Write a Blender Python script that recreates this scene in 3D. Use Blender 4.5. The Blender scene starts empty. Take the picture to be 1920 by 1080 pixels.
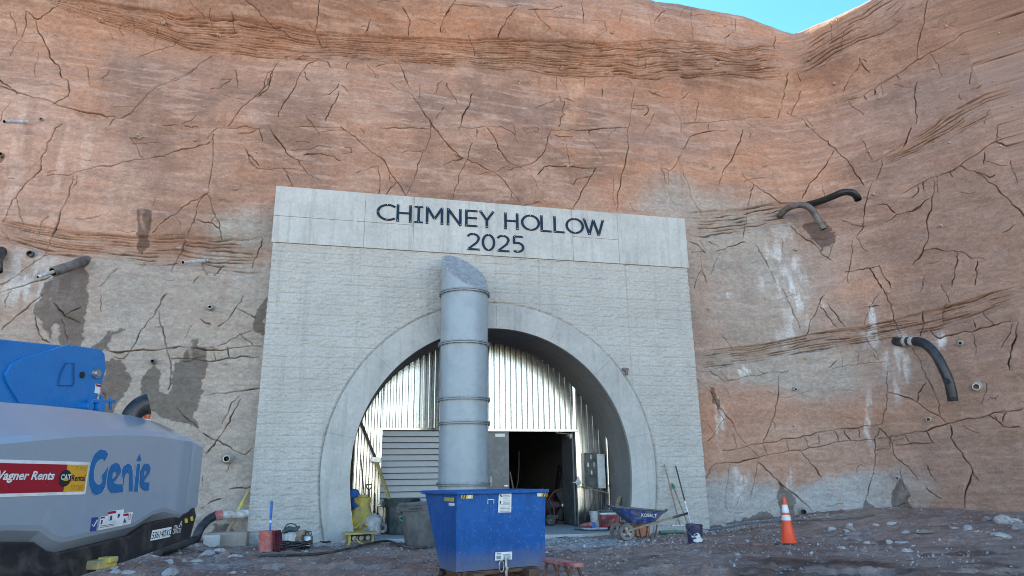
import bpy, bmesh, math, random
import numpy as np
from mathutils import Vector, Matrix, Euler
random.seed(7)
R_ = math.radians
scene = bpy.context.scene
COL = scene.collection

# ------------------------------------------------------------------ camera
FPX = 1263.0
def _cam_axes():
    v = np.array([-58., -4467., FPX]); h = np.array([5487., 286., FPX])
    v /= np.linalg.norm(v); h /= np.linalg.norm(h)
    h -= v*(h@v); h /= np.linalg.norm(h)
    return np.stack([h, np.cross(v, h), v])
RM = _cam_axes()                       # world = RM @ (right, down, forward)
CAMP = np.array([0., -16., 1.3])
cd = bpy.data.cameras.new('camera'); cam = bpy.data.objects.new('camera', cd); COL.objects.link(cam)
cd.sensor_width = 36; cd.lens = FPX/1920*36; cd.clip_end = 2000; cd.clip_start = .05
_m = Matrix.Identity(4)
for i in range(3):
    _m[i][0] = RM[i, 0]; _m[i][1] = -RM[i, 1]; _m[i][2] = -RM[i, 2]; _m[i][3] = CAMP[i]
cam.matrix_world = _m
scene.camera = cam

# ------------------------------------------------------------------ world, sun, exposure
SUN_EL, SUN_AZ = R_(34), R_(-20)       # azimuth from +Y (behind the cliff), towards the left
w = bpy.data.worlds.new('World'); scene.world = w; w.use_nodes = True
nt = w.node_tree; nt.nodes.clear()
sky = nt.nodes.new('ShaderNodeTexSky'); sky.sky_type = 'NISHITA'; sky.sun_disc = False
sky.sun_elevation = SUN_EL; sky.sun_rotation = SUN_AZ; sky.air_density = 1.0; sky.dust_density = .6; sky.ozone_density = 1.0
bg = nt.nodes.new('ShaderNodeBackground'); bg.inputs[1].default_value = .15
wo = nt.nodes.new('ShaderNodeOutputWorld')
# clear deep blue overhead, paler towards the horizon
_tc = nt.nodes.new('ShaderNodeTexCoord'); _sx = nt.nodes.new('ShaderNodeSeparateXYZ'); nt.links.new(_tc.outputs['Generated'], _sx.inputs[0])
_cr = nt.nodes.new('ShaderNodeValToRGB'); nt.links.new(_sx.outputs['Z'], _cr.inputs[0])
_cr.color_ramp.elements[0].position = .12; _cr.color_ramp.elements[0].color = (1, 1, 1, 1); _cr.color_ramp.elements[1].position = .52; _cr.color_ramp.elements[1].color = (.19, .46, .62, 1)
_mx = nt.nodes.new('ShaderNodeMix'); _mx.data_type = 'RGBA'; _mx.blend_type = 'MULTIPLY'; _mx.inputs[0].default_value = 1
nt.links.new(sky.outputs[0], _mx.inputs[6]); nt.links.new(_cr.outputs[0], _mx.inputs[7])
nt.links.new(_mx.outputs[2], bg.inputs[0]); nt.links.new(bg.outputs[0], wo.inputs[0])
sd = bpy.data.lights.new('sun', 'SUN'); sd.energy = 5; sd.angle = R_(.5); sd.color = (1, .93, .82)
sun = bpy.data.objects.new('sun', sd); COL.objects.link(sun)
sdir = Vector((math.sin(SUN_AZ)*math.cos(SUN_EL), math.cos(SUN_AZ)*math.cos(SUN_EL), math.sin(SUN_EL)))
sun.rotation_euler = sdir.to_track_quat('Z', 'Y').to_euler(); sun.location = (0, 30, 60)
vs = scene.view_settings
vs.view_transform = 'Standard'; vs.look = 'None'; vs.exposure = 2.4; vs.gamma = 1; vs.use_curve_mapping = False
vs.use_white_balance = True; vs.white_balance_temperature = 7250; vs.white_balance_tint = 10
scene.cycles.pixel_filter_type = 'BLACKMAN_HARRIS'; scene.cycles.filter_width = .95; scene.cycles.use_denoising = True; scene.cycles.caustics_reflective = False; scene.cycles.caustics_refractive = False
scene.cycles.max_bounces = 8; scene.cycles.diffuse_bounces = 5

# ------------------------------------------------------------------ pixel helpers (photo pixels -> points on real surfaces)
def ray(px, py):
    return RM @ np.array([px-960., py-540., FPX])
def on_y(px, py, y):
    d = ray(px, py); return CAMP + d*((y-CAMP[1])/d[1])
def on_z(px, py, z=0.):
    d = ray(px, py); return CAMP + d*((z-CAMP[2])/d[2])
def on_plane(px, py, A, n):
    d = ray(px, py); return CAMP + d*((np.dot(A-CAMP, n))/np.dot(d, n))
def proj(P):
    c = (np.asarray(P)-CAMP) @ RM
    return 960+FPX*c[..., 0]/c[..., 2], 540+FPX*c[..., 1]/c[..., 2]

# ------------------------------------------------------------------ noise
def _h(ix, iy, seed):
    n = (ix.astype(np.int64)*374761393 + iy.astype(np.int64)*668265263 + seed*974711) & 0xFFFFFFFF
    n = ((n ^ (n >> 13))*1274126177) & 0xFFFFFFFF
    n = ((n ^ (n >> 16))*2246822519) & 0xFFFFFFFF
    return ((n ^ (n >> 15)) & 0xFFFFFF)/float(0xFFFFFF)
def vnoise(x, y, seed=0):
    x = np.asarray(x, float); y = np.asarray(y, float)
    fx = np.floor(x); fy = np.floor(y); u = x-fx; v = y-fy
    u = u*u*u*(u*(u*6-15)+10); v = v*v*v*(v*(v*6-15)+10)
    ix = fx.astype(np.int64); iy = fy.astype(np.int64)
    a = _h(ix, iy, seed); b = _h(ix+1, iy, seed); c = _h(ix, iy+1, seed); d = _h(ix+1, iy+1, seed)
    return (a*(1-u)+b*u)*(1-v)+(c*(1-u)+d*u)*v
def fbm(x, y, seed=0, o=4, g=.5):
    s = 0; a = 1; t = 0
    for k in range(o):
        s = s+a*vnoise(x*2**k+k*17.3, y*2**k+k*5.7, seed+k); t += a; a *= g
    return s/t
def sstep(a, b, x):
    t = np.clip((x-a)/(b-a), 0, 1); return t*t*(3-2*t)

# ------------------------------------------------------------------ naming helpers
def tag(o, label=None, cat=None, group=None, kind=None):
    if label: o['label'] = label
    if cat: o['category'] = cat
    if group: o['group'] = group
    if kind: o['kind'] = kind
    return o
def thing(name, label, cat, loc=(0, 0, 0), rotz=0, group=None):
    o = bpy.data.objects.new(name, None); COL.objects.link(o)
    o.empty_display_size = .1
    o.location = loc; o.rotation_euler = (0, 0, rotz)
    return tag(o, label, cat, group)
def copy_tree(o, parent=None):
    c = o.copy(); COL.objects.link(c)
    if parent: c.parent = parent
    for ch in list(o.children): copy_tree(ch, c)
    return c

# ------------------------------------------------------------------ mesh builder
class MB:
    def __init__(self): self.v = []; self.f = []; self.mi = []
    def add(self, vs, fs, mi=0):
        o = len(self.v); self.v += [tuple(float(c) for c in p) for p in vs]
        self.f += [tuple(i+o for i in f) for f in fs]; self.mi += [mi]*len(fs); return self
    def box(self, c, s, rot=None, mi=0):
        x, y, z = [k/2 for k in s]
        P = [Vector(p) for p in ((-x,-y,-z),(x,-y,-z),(x,y,-z),(-x,y,-z),(-x,-y,z),(x,-y,z),(x,y,z),(-x,y,z))]
        if rot is not None:
            M = rot if isinstance(rot, Matrix) else Euler(rot).to_matrix()
            P = [M @ p for p in P]
        c = Vector(c)
        return self.add([p+c for p in P], [(0,3,2,1),(4,5,6,7),(0,1,5,4),(1,2,6,5),(2,3,7,6),(3,0,4,7)], mi)
    def bar(self, a, b, w, h, up=(0, 0, 1), mi=0):
        a = Vector(a); b = Vector(b); d = (b-a); L = d.length; d.normalize()
        s = d.cross(Vector(up))
        if s.length < 1e-4: s = d.cross(Vector((1, 0, 0)))
        s.normalize(); u = s.cross(d)
        M = Matrix((s, d, u)).transposed()
        return self.box((a+b)/2, (w, L, h), M, mi)
    def cyl(self, a, b, r0, r1=None, n=20, caps=True, mi=0):
        return self.tube([a, b], [r0, r0 if r1 is None else r1], n, caps, mi)
    def tube(self, pts, r, n=12, caps=True, mi=0):
        pts = [Vector(p) for p in pts]; m = len(pts)
        rs = list(r) if isinstance(r, (list, tuple)) else [r]*m
        T = []
        for i in range(m):
            a = pts[max(i-1, 0)]; b = pts[min(i+1, m-1)]
            d = b-a
            if d.length < 1e-7: d = Vector((0, 0, 1))
            T.append(d.normalized())
        nrm = T[0].cross(Vector((.13, .31, .94)))
        if nrm.length < .05: nrm = T[0].cross(Vector((1, 0, 0)))
        nrm.normalize(); vs = []; fs = []
        for i in range(m):
            if i:
                nrm = nrm - T[i]*nrm.dot(T[i])
                if nrm.length < 1e-5: nrm = T[i].orthogonal()
                nrm.normalize()
            b = T[i].cross(nrm)
            for k in range(n):
                a = 2*math.pi*k/n
                vs.append(pts[i]+(nrm*math.cos(a)+b*math.sin(a))*rs[i])
        for i in range(m-1):
            for k in range(n):
                k2 = (k+1) % n
                fs.append((i*n+k, i*n+k2, (i+1)*n+k2, (i+1)*n+k))
        if caps:
            fs.append(tuple(range(n-1, -1, -1))); fs.append(tuple((m-1)*n+k for k in range(n)))
        return self.add(vs, fs, mi)
    def lathe(self, prof, c=(0, 0, 0), n=32, M=None, mi=0):
        vs = []; fs = []; m = len(prof); c = Vector(c)
        for (r, z) in prof:
            for k in range(n):
                a = 2*math.pi*k/n; p = Vector((max(r, 1e-4)*math.cos(a), max(r, 1e-4)*math.sin(a), z))
                if M is not None: p = M @ p
                vs.append(p+c)
        for i in range(m-1):
            for k in range(n):
                k2 = (k+1) % n
                fs.append((i*n+k, i*n+k2, (i+1)*n+k2, (i+1)*n+k))
        return self.add(vs, fs, mi)
    def prism(self, poly, h, M=None, c=(0, 0, 0), mi=0, z0=0.):
        n = len(poly); c = Vector(c); vs = []
        ar = sum(poly[i][0]*poly[(i+1) % n][1]-poly[(i+1) % n][0]*poly[i][1] for i in range(n))
        if ar < 0: poly = poly[::-1]
        for z in (z0, z0+h):
            for p in poly:
                q = Vector((p[0], p[1], z)); vs.append((M @ q if M is not None else q)+c)
        fs = [tuple(range(n-1, -1, -1)), tuple(range(n, 2*n))]
        fs += [(i, (i+1) % n, n+(i+1) % n, n+i) for i in range(n)]
        return self.add(vs, fs, mi)
    def build(self, name, mats, parent=None, smooth=None, bevel=0, loc=None, seg=2, solid=0):
        me = bpy.data.meshes.new(name); me.from_pydata(self.v, [], self.f)
        for m in (mats if isinstance(mats, (list, tuple)) else [mats]): me.materials.append(m)
        if any(self.mi): me.polygons.foreach_set('material_index', self.mi)
        bm = bmesh.new(); bm.from_mesh(me); bmesh.ops.recalc_face_normals(bm, faces=bm.faces)
        if smooth is not None:
            for f in bm.faces: f.smooth = True
            for e in bm.edges:
                if len(e.link_faces) == 2 and e.calc_face_angle(0) > R_(smooth): e.smooth = False
        bm.to_mesh(me); bm.free()
        o = bpy.data.objects.new(name, me); COL.objects.link(o)
        if parent is not None: o.parent = parent
        if loc is not None: o.location = loc
        if solid:
            md = o.modifiers.new('solid', 'SOLIDIFY'); md.thickness = solid; md.offset = -1
        if bevel:
            md = o.modifiers.new('bevel', 'BEVEL'); md.width = bevel; md.segments = seg; md.limit_method = 'ANGLE'; md.angle_limit = R_(40)
            md.harden_normals = False
        return o
def np_grid(name, P, mat, keep=None, attrs=None, smooth=True, flip=False):
    n, m = P.shape[:2]
    idx = np.arange(n*m).reshape(n, m)
    q = np.stack([idx[:-1, :-1], idx[1:, :-1], idx[1:, 1:], idx[:-1, 1:]], -1).reshape(-1, 4)
    if flip: q = q[:, ::-1]
    if keep is not None: q = q[keep.reshape(-1)]
    me = bpy.data.meshes.new(name)
    me.vertices.add(n*m); me.vertices.foreach_set('co', P.reshape(-1).astype(np.float32))
    k = len(q); me.loops.add(k*4); me.loops.foreach_set('vertex_index', q.reshape(-1).astype(np.int32))
    me.polygons.add(k); me.polygons.foreach_set('loop_start', (np.arange(k)*4).astype(np.int32))
    try: me.polygons.foreach_set('loop_total', np.full(k, 4, np.int32))
    except Exception: pass
    me.polygons.foreach_set('use_smooth', np.full(k, smooth, bool))
    for an, (ty, arr) in (attrs or {}).items():
        a = me.attributes.new(an, ty, 'POINT')
        if ty == 'FLOAT_COLOR':
            c = np.ones((n*m, 4), np.float32); c[:, :3] = arr.reshape(-1, 3); a.data.foreach_set('color', c.reshape(-1))
        else: a.data.foreach_set('value', arr.reshape(-1).astype(np.float32))
    me.update(calc_edges=True); me.validate()
    me.materials.append(mat)
    o = bpy.data.objects.new(name, me); COL.objects.link(o)
    return o

# ------------------------------------------------------------------ materials
def _nodes(name):
    m = bpy.data.materials.new(name); m.use_nodes = True; t = m.node_tree
    b = t.nodes['Principled BSDF']; return m, t, b
def N(t, ty, **kw):
    n = t.nodes.new(ty)
    for k, v in kw.items():
        if k in n.inputs: n.inputs[k].default_value = v
        else: setattr(n, k, v)
    return n
def ramp(t, src, stops):
    r = t.nodes.new('ShaderNodeValToRGB'); e = r.color_ramp.elements
    while len(e) < len(stops): e.new(.5)
    for i, (p, c) in enumerate(stops):
        e[i].position = p; e[i].color = (c, c, c, 1) if not isinstance(c, tuple) else (*c, 1)
    t.links.new(src, r.inputs[0]); return r.outputs[0]
def mixc(t, fac, a, b, mode='MIX'):
    n = t.nodes.new('ShaderNodeMix'); n.data_type = 'RGBA'; n.blend_type = mode
    for sck, v in ((0, fac), (6, a), (7, b)):
        if hasattr(v, 'is_output'): t.links.new(v, n.inputs[sck])
        else: n.inputs[sck].default_value = v if sck == 0 else (*v, 1)
    return n.outputs[2]
def noise(t, scale, detail=6, rough=.6, co=None, dist=0, stretch=None):
    n = N(t, 'ShaderNodeTexNoise', Scale=scale, Detail=detail, Roughness=rough, Distortion=dist)
    if co is None: co = t.nodes.new('ShaderNodeTexCoord').outputs['Object']
    if stretch:
        mp = N(t, 'ShaderNodeMapping'); mp.inputs['Scale'].default_value = stretch
        t.links.new(co, mp.inputs[0]); co = mp.outputs[0]
    t.links.new(co, n.inputs['Vector']); return n.outputs['Fac']
def bump(t, b, h, strength=.3, dist=.01):
    n = N(t, 'ShaderNodeBump', Strength=strength, Distance=dist)
    t.links.new(h, n.inputs['Height']); t.links.new(n.outputs[0], b.inputs['Normal'])
def mat(name, col, rough=.6, metal=0., var=.25, vs_=7., dirt=None, damt=.35, ds=4., bmp=.1, bs=90., spec=.5, coat=0., stretch=None, rvar=.12):
    m, t, b = _nodes(name)
    f = noise(t, vs_, stretch=stretch)
    lo = tuple(c*(1-var) for c in col); hi = tuple(min(1, c*(1+var)) for c in col)
    c = mixc(t, ramp(t, f, [(.3, 0.), (.7, 1.)]), lo, hi)
    if dirt is not None:
        d = noise(t, ds, 9, .68, dist=.6)
        e = 1-damt
        c = mixc(t, ramp(t, d, [(max(0, e*.62), 0.), (min(1, e*.62+.25), 1.)]), c, dirt)
    t.links.new(c, b.inputs['Base Color'])
    rr = ramp(t, noise(t, vs_*2.3), [(.25, max(0, rough-rvar)), (.75, min(1, rough+rvar))])
    t.links.new(rr, b.inputs['Roughness'])
    b.inputs['Metallic'].default_value = metal
    b.inputs['Specular IOR Level'].default_value = spec
    b.inputs['Coat Weight'].default_value = coat; b.inputs['Coat Roughness'].default_value = .03
    if bmp: bump(t, b, noise(t, bs, 4, .6), bmp, .004)
    return m
# ------------------------------------------------------------------ ground height
def ground_z(x, y):
    x = np.asarray(x, float); y = np.asarray(y, float)
    b = .42*sstep(8.6, 15.5, x)*sstep(-9.5, -2.0, y)
    b = b + .12*sstep(8.3, 10., x)*sstep(-2.6, -.8, y)
    l = .22*np.exp(-(((x+2.9)/1.1)**2+((y+4.6)/1.6)**2)) + .12*sstep(-1.9, -3.2, x)*sstep(-2.5, -.6, y)
    far = sstep(-34, -75, y)*2.5
    return b + l + far + .05*(fbm(x*.35, y*.35, 3, 3)-.5)*sstep(1.2, -1.5, y)
def gp(px, py):
    z = 0.
    for k in range(8):
        P = on_z(px, py, z); z = .5*z + .5*float(ground_z(P[0], P[1]))
    P = on_z(px, py, z)
    return Vector((P[0], P[1], float(ground_z(P[0], P[1]))))

# ------------------------------------------------------------------ cliff: base surface P(s, t)
TH = R_(50); Y0 = .5
def base(s, t, T=None):
    s = np.asarray(s, float); t = np.asarray(t, float)
    k = sstep(6, 15, t)
    xc = 12.6 + 1.0*k; r = 4.2-3.2*k
    Lt = r*math.tan(TH/2); s0 = xc-Lt; s1 = s0+r*TH
    ph = np.clip((s-s0)/r, 0, TH)
    over = np.maximum(s-s1, 0)
    x = np.minimum(s, s0)+r*np.sin(ph)+over*math.cos(TH)
    y = Y0-r*(1-np.cos(ph))-over*math.sin(TH)
    nx, ny = -np.sin(ph), -np.cos(ph)
    band = 12.9+.5*np.sin(s*.35+1)*.5
    off = .035*np.maximum(t-5, 0)*1.0 + .45*sstep(band-2.6, band-.2, t) - .75*sstep(band-.3, band+1.6, t) + .25*np.maximum(t-band-2.0, 0)
    if T is None: T = 30.
    rr = .9
    u = np.maximum(t-T, 0); a = np.minimum(u/rr, 1.35)
    back = rr*(1-np.cos(a)) + np.maximum(u-rr*1.35, 0)*.97
    z = np.minimum(t, T) + rr*np.sin(a) + np.maximum(u-rr*1.35, 0)*.1
    o = off*1.0
    if not np.isscalar(T): 
        oT = .035*np.maximum(np.minimum(t, T)-5, 0) + .45*sstep(band-2.6, band-.2, t) - .75*sstep(band-.3, band+1.6, t) + .25*np.maximum(np.minimum(t, T)-band-2.0, 0)
        o = oT
    return np.stack([x-nx*(o+back), y-ny*(o+back), z+0*x], -1), np.stack([nx, ny, 0*nx], -1)
_cs, _ct = np.meshgrid(np.linspace(-14, 22, 240), np.linspace(-.6, 19, 140), indexing='ij')
_cP = base(_cs, _ct)[0]; _cpx, _cpy = proj(_cP)
def to_st(pts):
    pts = np.asarray(pts, float); out = []
    for c0 in range(0, len(pts), 400):
        p = pts[c0:c0+400]
        d = (_cpx.reshape(1, -1)-p[:, :1])**2+(_cpy.reshape(1, -1)-p[:, 1:])**2
        i = d.argmin(1); s = _cs.reshape(-1)[i].copy(); t = _ct.reshape(-1)[i].copy()
        for it in range(8):
            e = 1e-3
            x0, y0 = proj(base(s, t)[0]); xs, ys = proj(base(s+e, t)[0]); xt, yt = proj(base(s, t+e)[0])
            a, b, c_, d_ = (xs-x0)/e, (xt-x0)/e, (ys-y0)/e, (yt-y0)/e
            det = a*d_-b*c_; det = np.where(np.abs(det) < 1e-6, 1e-6, det)
            ex, ey = p[:, 0]-x0, p[:, 1]-y0
            s = s+np.clip((d_*ex-b*ey)/det, -1, 1); t = t+np.clip((-c_*ex+a*ey)/det, -1, 1)
        out.append(np.stack([s, t], -1))
    return np.concatenate(out)
def wall_pt(px, py):
    st = to_st([(px, py)])[0]; P, n = base(st[0], st[1]); return Vector(P), Vector(n)

# traced cracks: tile origin, then polylines in half photo pixels
CR = [((0, 0), """95,40 98,100 85,140 55,180 40,215;95,40 140,75 185,45 210,15;135,80 150,130 175,175 200,230 232,270;232,270 240,300 262,310 268,350 262,370 230,385 205,400
510,215 560,195 610,180 650,165 690,130;855,475 900,415 950,365 985,325 1010,290 1035,235 1045,225;795,200 750,230 720,260 660,290 600,315 550,345 520,380 490,415 455,440 430,440 405,470;640,305 690,285 740,250
0,300 40,330 70,360;0,325 100,360 200,390 300,420 400,438 430,435;240,470 215,490 200,530 185,545 180,575 160,600 160,630 130,670 75,730 40,790 15,838;180,665 240,662 280,658 330,640 400,625 480,605 560,590 630,575 700,555 760,540 790,530
280,665 265,720 240,780 215,850 185,900 165,960;775,520 790,500 812,480 870,482 940,483 1015,485;800,500 798,560 790,640 780,690 775,720;775,720 740,745 690,770 640,810 600,840 565,870;775,720 740,760 730,810 715,850 700,890
775,725 790,760 805,800 785,835;805,800 820,850 828,890;735,820 780,830 815,850;1015,485 1035,520 1070,560 1095,590 1135,600;1095,565 1140,560 1200,545 1250,550;1140,580 1205,575 1250,585 1280,605
920,560 935,600 965,630 1060,628 1118,627;925,570 945,590 970,620;1060,628 1080,660 1100,700;1118,600 1140,630 1160,655 1195,670;790,330 825,325 865,290;825,298 865,292;880,255 888,320;1045,440 1055,400 1085,350 1110,310 1130,265 1150,240 1190,220
1190,220 1225,230 1240,255;1140,260 1145,285 1160,300;1220,455 1240,410 1260,375 1275,340;1210,358 1235,355 1270,315;605,465 665,465;680,463 735,432;690,468 740,472;385,300 405,285 412,265;910,0 960,40 1005,90 1060,120 1090,145;1205,0 1195,50 1190,80 1180,130;870,50 875,100 880,130
975,485 985,535;1105,480 1280,478;0,1070 60,1040 110,1000 150,975 185,950;370,1070 400,1040 435,1005;690,890 680,935 640,1020;985,890 965,940 945,1000;720,1060 745,1030;800,1030 835,990;985,325 1000,270 1030,250;1000,300 1020,260;960,360 1000,330 1015,280"""),
((640, 0), """175,310 215,340 260,355 285,390 310,430 340,475 375,520 420,570 460,600 520,625 570,650;125,255 150,245 215,240 235,280 260,335;0,475 40,505 80,540 120,575 150,590 180,640 215,685 245,735;150,480 240,485 330,488;330,465 335,500 325,540 300,590 280,650 265,690 245,730
440,490 460,430 480,390 490,355;435,485 500,485 550,480 600,478 650,505;545,485 575,525 590,565 620,605 670,628 720,610 760,570 775,520 790,485;790,485 870,483 950,485 1075,480;680,480 700,500 735,495 740,480 680,480;800,505 870,510;490,540 475,590 450,640 430,700 418,745
380,620 420,605 455,598 420,580;570,650 620,628 680,628;570,650 610,680 640,720 670,755;510,660 570,648;735,655 760,625 850,622 955,632 930,670 900,720 870,785;870,690 885,670 935,663;1030,795 1045,700 1060,620 1070,540 1075,480 1085,420 1095,360 1100,340;1090,398 1145,400 1150,420 1135,435;1090,412 1130,412
725,405 770,385 805,370;820,290 830,310 845,325;835,370 870,385;815,475 835,430 835,380;720,40 745,80 785,115;585,150 600,110 625,70 660,35;375,130 370,110 390,65 410,30 430,0;905,0 910,50 905,90;940,165 970,130 1000,110 990,80 840,70 765,68;700,40 780,38 830,20 810,0;415,22 540,28 560,40;135,15 220,5;90,130 110,80;250,140 258,80 230,30;600,35 660,25
1150,335 1190,355 1245,365;1250,415 1275,460 1275,500;1205,635 1225,645 1260,605 1275,580;1225,645 1225,690;1165,90 1185,65 1215,40;1040,90 1050,45;355,350 360,320 380,305;395,315 420,365 435,395;165,730 185,700 205,680;140,620 145,680 140,725;10,555 35,555 40,572 0,575;230,570 310,568;915,290 912,320;980,330 975,370;0,320 30,350;20,260 30,235;505,490 505,520;935,485 930,510;1000,515 1030,480;640,720 635,750;875,785 850,780"""),
((1280, 0), """35,30 30,70 42,140;200,70 200,115 165,135;350,135 350,180;0,465 60,460 130,455 200,450 260,440 330,440;0,560 30,510 60,500 110,490 165,488;100,465 100,490;240,460 275,490 320,495 345,510;140,690 160,630 190,590 205,545 225,485;355,445 375,400 385,350 395,300 398,270;405,435 430,380 445,335;390,420 425,440;430,270 445,300
445,450 470,480 510,510 545,530 575,560 605,590 640,640 680,695;710,680 690,740 680,800 675,850 650,890;450,740 470,700 510,650 545,600 570,560;0,640 20,690 45,760 75,810;225,645 270,690 310,720 370,755;270,690 255,740 250,780 240,840 230,890;60,380 50,430 45,460;0,370 35,340;600,345 620,305 645,265 665,240 660,215 700,270;670,220 690,230
605,380 680,360 720,335 800,280 880,225 930,195 1020,155 1100,100 1190,40;620,380 650,410 680,435;920,0 905,80 890,140 880,225;880,310 870,370 880,440 875,465;855,480 830,540 825,545;1250,50 1225,120 1205,175 1180,240 1150,300 1125,320;1030,212 1090,205;1080,340 1120,320;700,610 745,590 740,630 725,670;1200,355 1190,420 1180,500 1175,530
820,725 880,690 940,660 1000,640 1050,610 1110,575 1175,530 1260,500;830,800 890,770 935,730 940,670;760,830 800,800 850,790 890,775;730,765 765,765 795,795;935,730 920,800 918,900 900,940 860,990;1090,640 1120,655 1165,690 1200,730 1250,775 1280,810;1040,620 1075,640 1090,640 1150,665 1170,655;1170,530 1220,550 1240,545 1260,500;1130,620 1130,570;1200,870 1245,840
895,940 930,930 1010,935 1040,940 1080,965 1135,972;1030,945 1020,1000 1008,1070;1105,975 1100,1040 1095,1070;610,1020 660,1010 720,1000 735,995 765,1050 780,1080;635,900 630,980 620,1060;700,1005 720,1040 745,1080;650,890 690,940;405,840 430,870 480,900 520,945 565,975;275,905 300,950 325,1000 350,1060;20,905 60,920 85,945 30,950;100,905 150,925;130,940 190,920 240,905;70,950 75,1010 95,1060;45,1080 75,1010;680,360 690,375;720,335 720,355;800,280 815,300;880,690 880,720 860,740;900,680 905,710;1000,640 1010,660"""),
((0, 540), """0,155 50,110 100,75 160,25;130,100 140,150 160,195 185,205;620,20 590,70 560,115 520,175 495,225 465,265 430,260;590,80 610,150 625,220 640,300 630,380;400,235 470,238 560,235 640,225 700,222;640,265 760,270 880,260 970,255;815,140 855,115 880,75 905,50 915,20;880,75 920,90 960,110;815,215 860,190 900,170 945,155;900,170 920,190 945,210;750,115 790,135;760,400 850,392 970,375
830,510 855,470 865,430 895,405;770,620 800,590 840,530 870,470 900,415;760,545 810,570 860,595 920,625 945,600;660,450 700,490 740,525;860,755 945,745;780,810 830,790;800,240 810,270;850,220 860,260;700,222 830,230 980,215;200,55 240,105 300,130;240,105 300,70;0,20 120,-20 190,-45"""),
((1280, 540), """370,0 390,50 410,95 440,150;460,180 480,120 510,65 530,30;540,55 570,95 610,150;515,75 550,115 580,150;680,140 700,70 740,20;750,0 780,60 790,120 820,185;900,85 905,130 890,180;60,315 100,312 160,350 180,345 250,330 310,320 400,310;140,310 175,350;210,300 245,330;280,300 310,322;545,300 580,270;560,305 640,290 700,280 780,275;600,265 600,300;658,240 655,290;715,245 735,270
365,320 358,400 345,460 320,530 300,585;95,380 120,420 150,460 190,510 215,555 240,595;90,510 115,540;90,580 130,530 160,490;150,610 240,595 310,580 400,565 450,555 560,535 660,525 740,512;180,655 290,635 400,610 470,600 600,575 720,570;240,595 290,635;300,585 320,630;390,570 395,610;455,555 470,595 510,585 505,550;570,540 585,580;605,535 630,575;655,525 665,565
765,280 765,340 765,400 755,470 742,515;770,395 820,405 880,430 920,460 970,485 990,505;860,225 890,270 910,320 940,380 965,440 970,480;880,430 885,395 915,360;735,525 760,545 780,570 790,620 830,660 885,720;780,555 860,545 920,535 990,510 1050,495 1150,478 1220,465 1280,450;835,550 860,590;915,540 940,580 800,590;740,530 720,560 720,610 715,680 700,740 685,800;725,610 780,605
1005,515 1005,560 1050,620 1085,675 1070,740 1055,845;1085,680 1110,725;1050,515 1110,545;1150,480 1200,520 1260,520;1170,480 1200,515;1260,130 1245,200 1230,260 1225,310;925,155 965,190 1050,165 1100,160 1165,140 1230,125;1090,120 1100,150;1125,90 1165,140;435,605 480,660 520,710;175,660 165,760 165,820 185,845;285,640 270,710 260,790;285,655 340,710 400,760 490,845;105,670 180,655;85,720 110,670;915,750 970,790;1180,470 1215,470 1200,505;780,555 780,600"""),
]
# strata bands in photo px: upper edge, lower edge, number of lines, depth
BANDS = [("60,-20 150,-5 250,12 350,28 450,40 550,58 640,70 790,75 940,78 1090,82 1280,75 1380,88 1470,84", "60,-8 100,8 200,45 280,68 350,90 425,100 520,110 640,113 790,122 940,132 1090,146 1280,143 1400,146 1480,146", 13, .05),
 ("1480,86 1560,46 1630,0 1700,-50", "1490,140 1580,96 1680,42 1745,-4 1800,-40", 8, .035),
 ("1640,300 1705,260 1780,214 1855,172 1930,130", "1630,318 1730,280 1780,258 1855,222 1930,176", 7, .05),
 ("-20,414 100,432 250,442 350,444 510,444", "-20,444 100,478 250,488 400,506 510,512", 9, .045),
 ("1284,400 1355,394 1455,380 1530,372", "1284,446 1370,440 1455,422 1540,405", 7, .05),
 ("1300,660 1430,647 1530,625 1680,600 1780,570 1925,532", "1305,696 1430,676 1530,658 1655,636 1730,626 1830,596 1925,562", 7, .06)]
def parse(txt, o=(0, 0), k=1.):
    return [[(o[0]+float(a.split(',')[0])*k, o[1]+float(a.split(',')[1])*k) for a in pl.split()] for pl in txt.replace('\n', ';').split(';') if pl.strip()]

RIM = [(900, -35), (1100, -16), (1180, -4), (1240, 3), (1300, 12), (1400, 30), (1450, 50), (1490, 64), (1520, 52), (1580, 26), (1632, 0), (1700, -30), (1900, -90)]
_r = to_st(RIM); _o = np.argsort(_r[:, 0]); RS, RT = _r[_o, 0], _r[_o, 1]-.55

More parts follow.
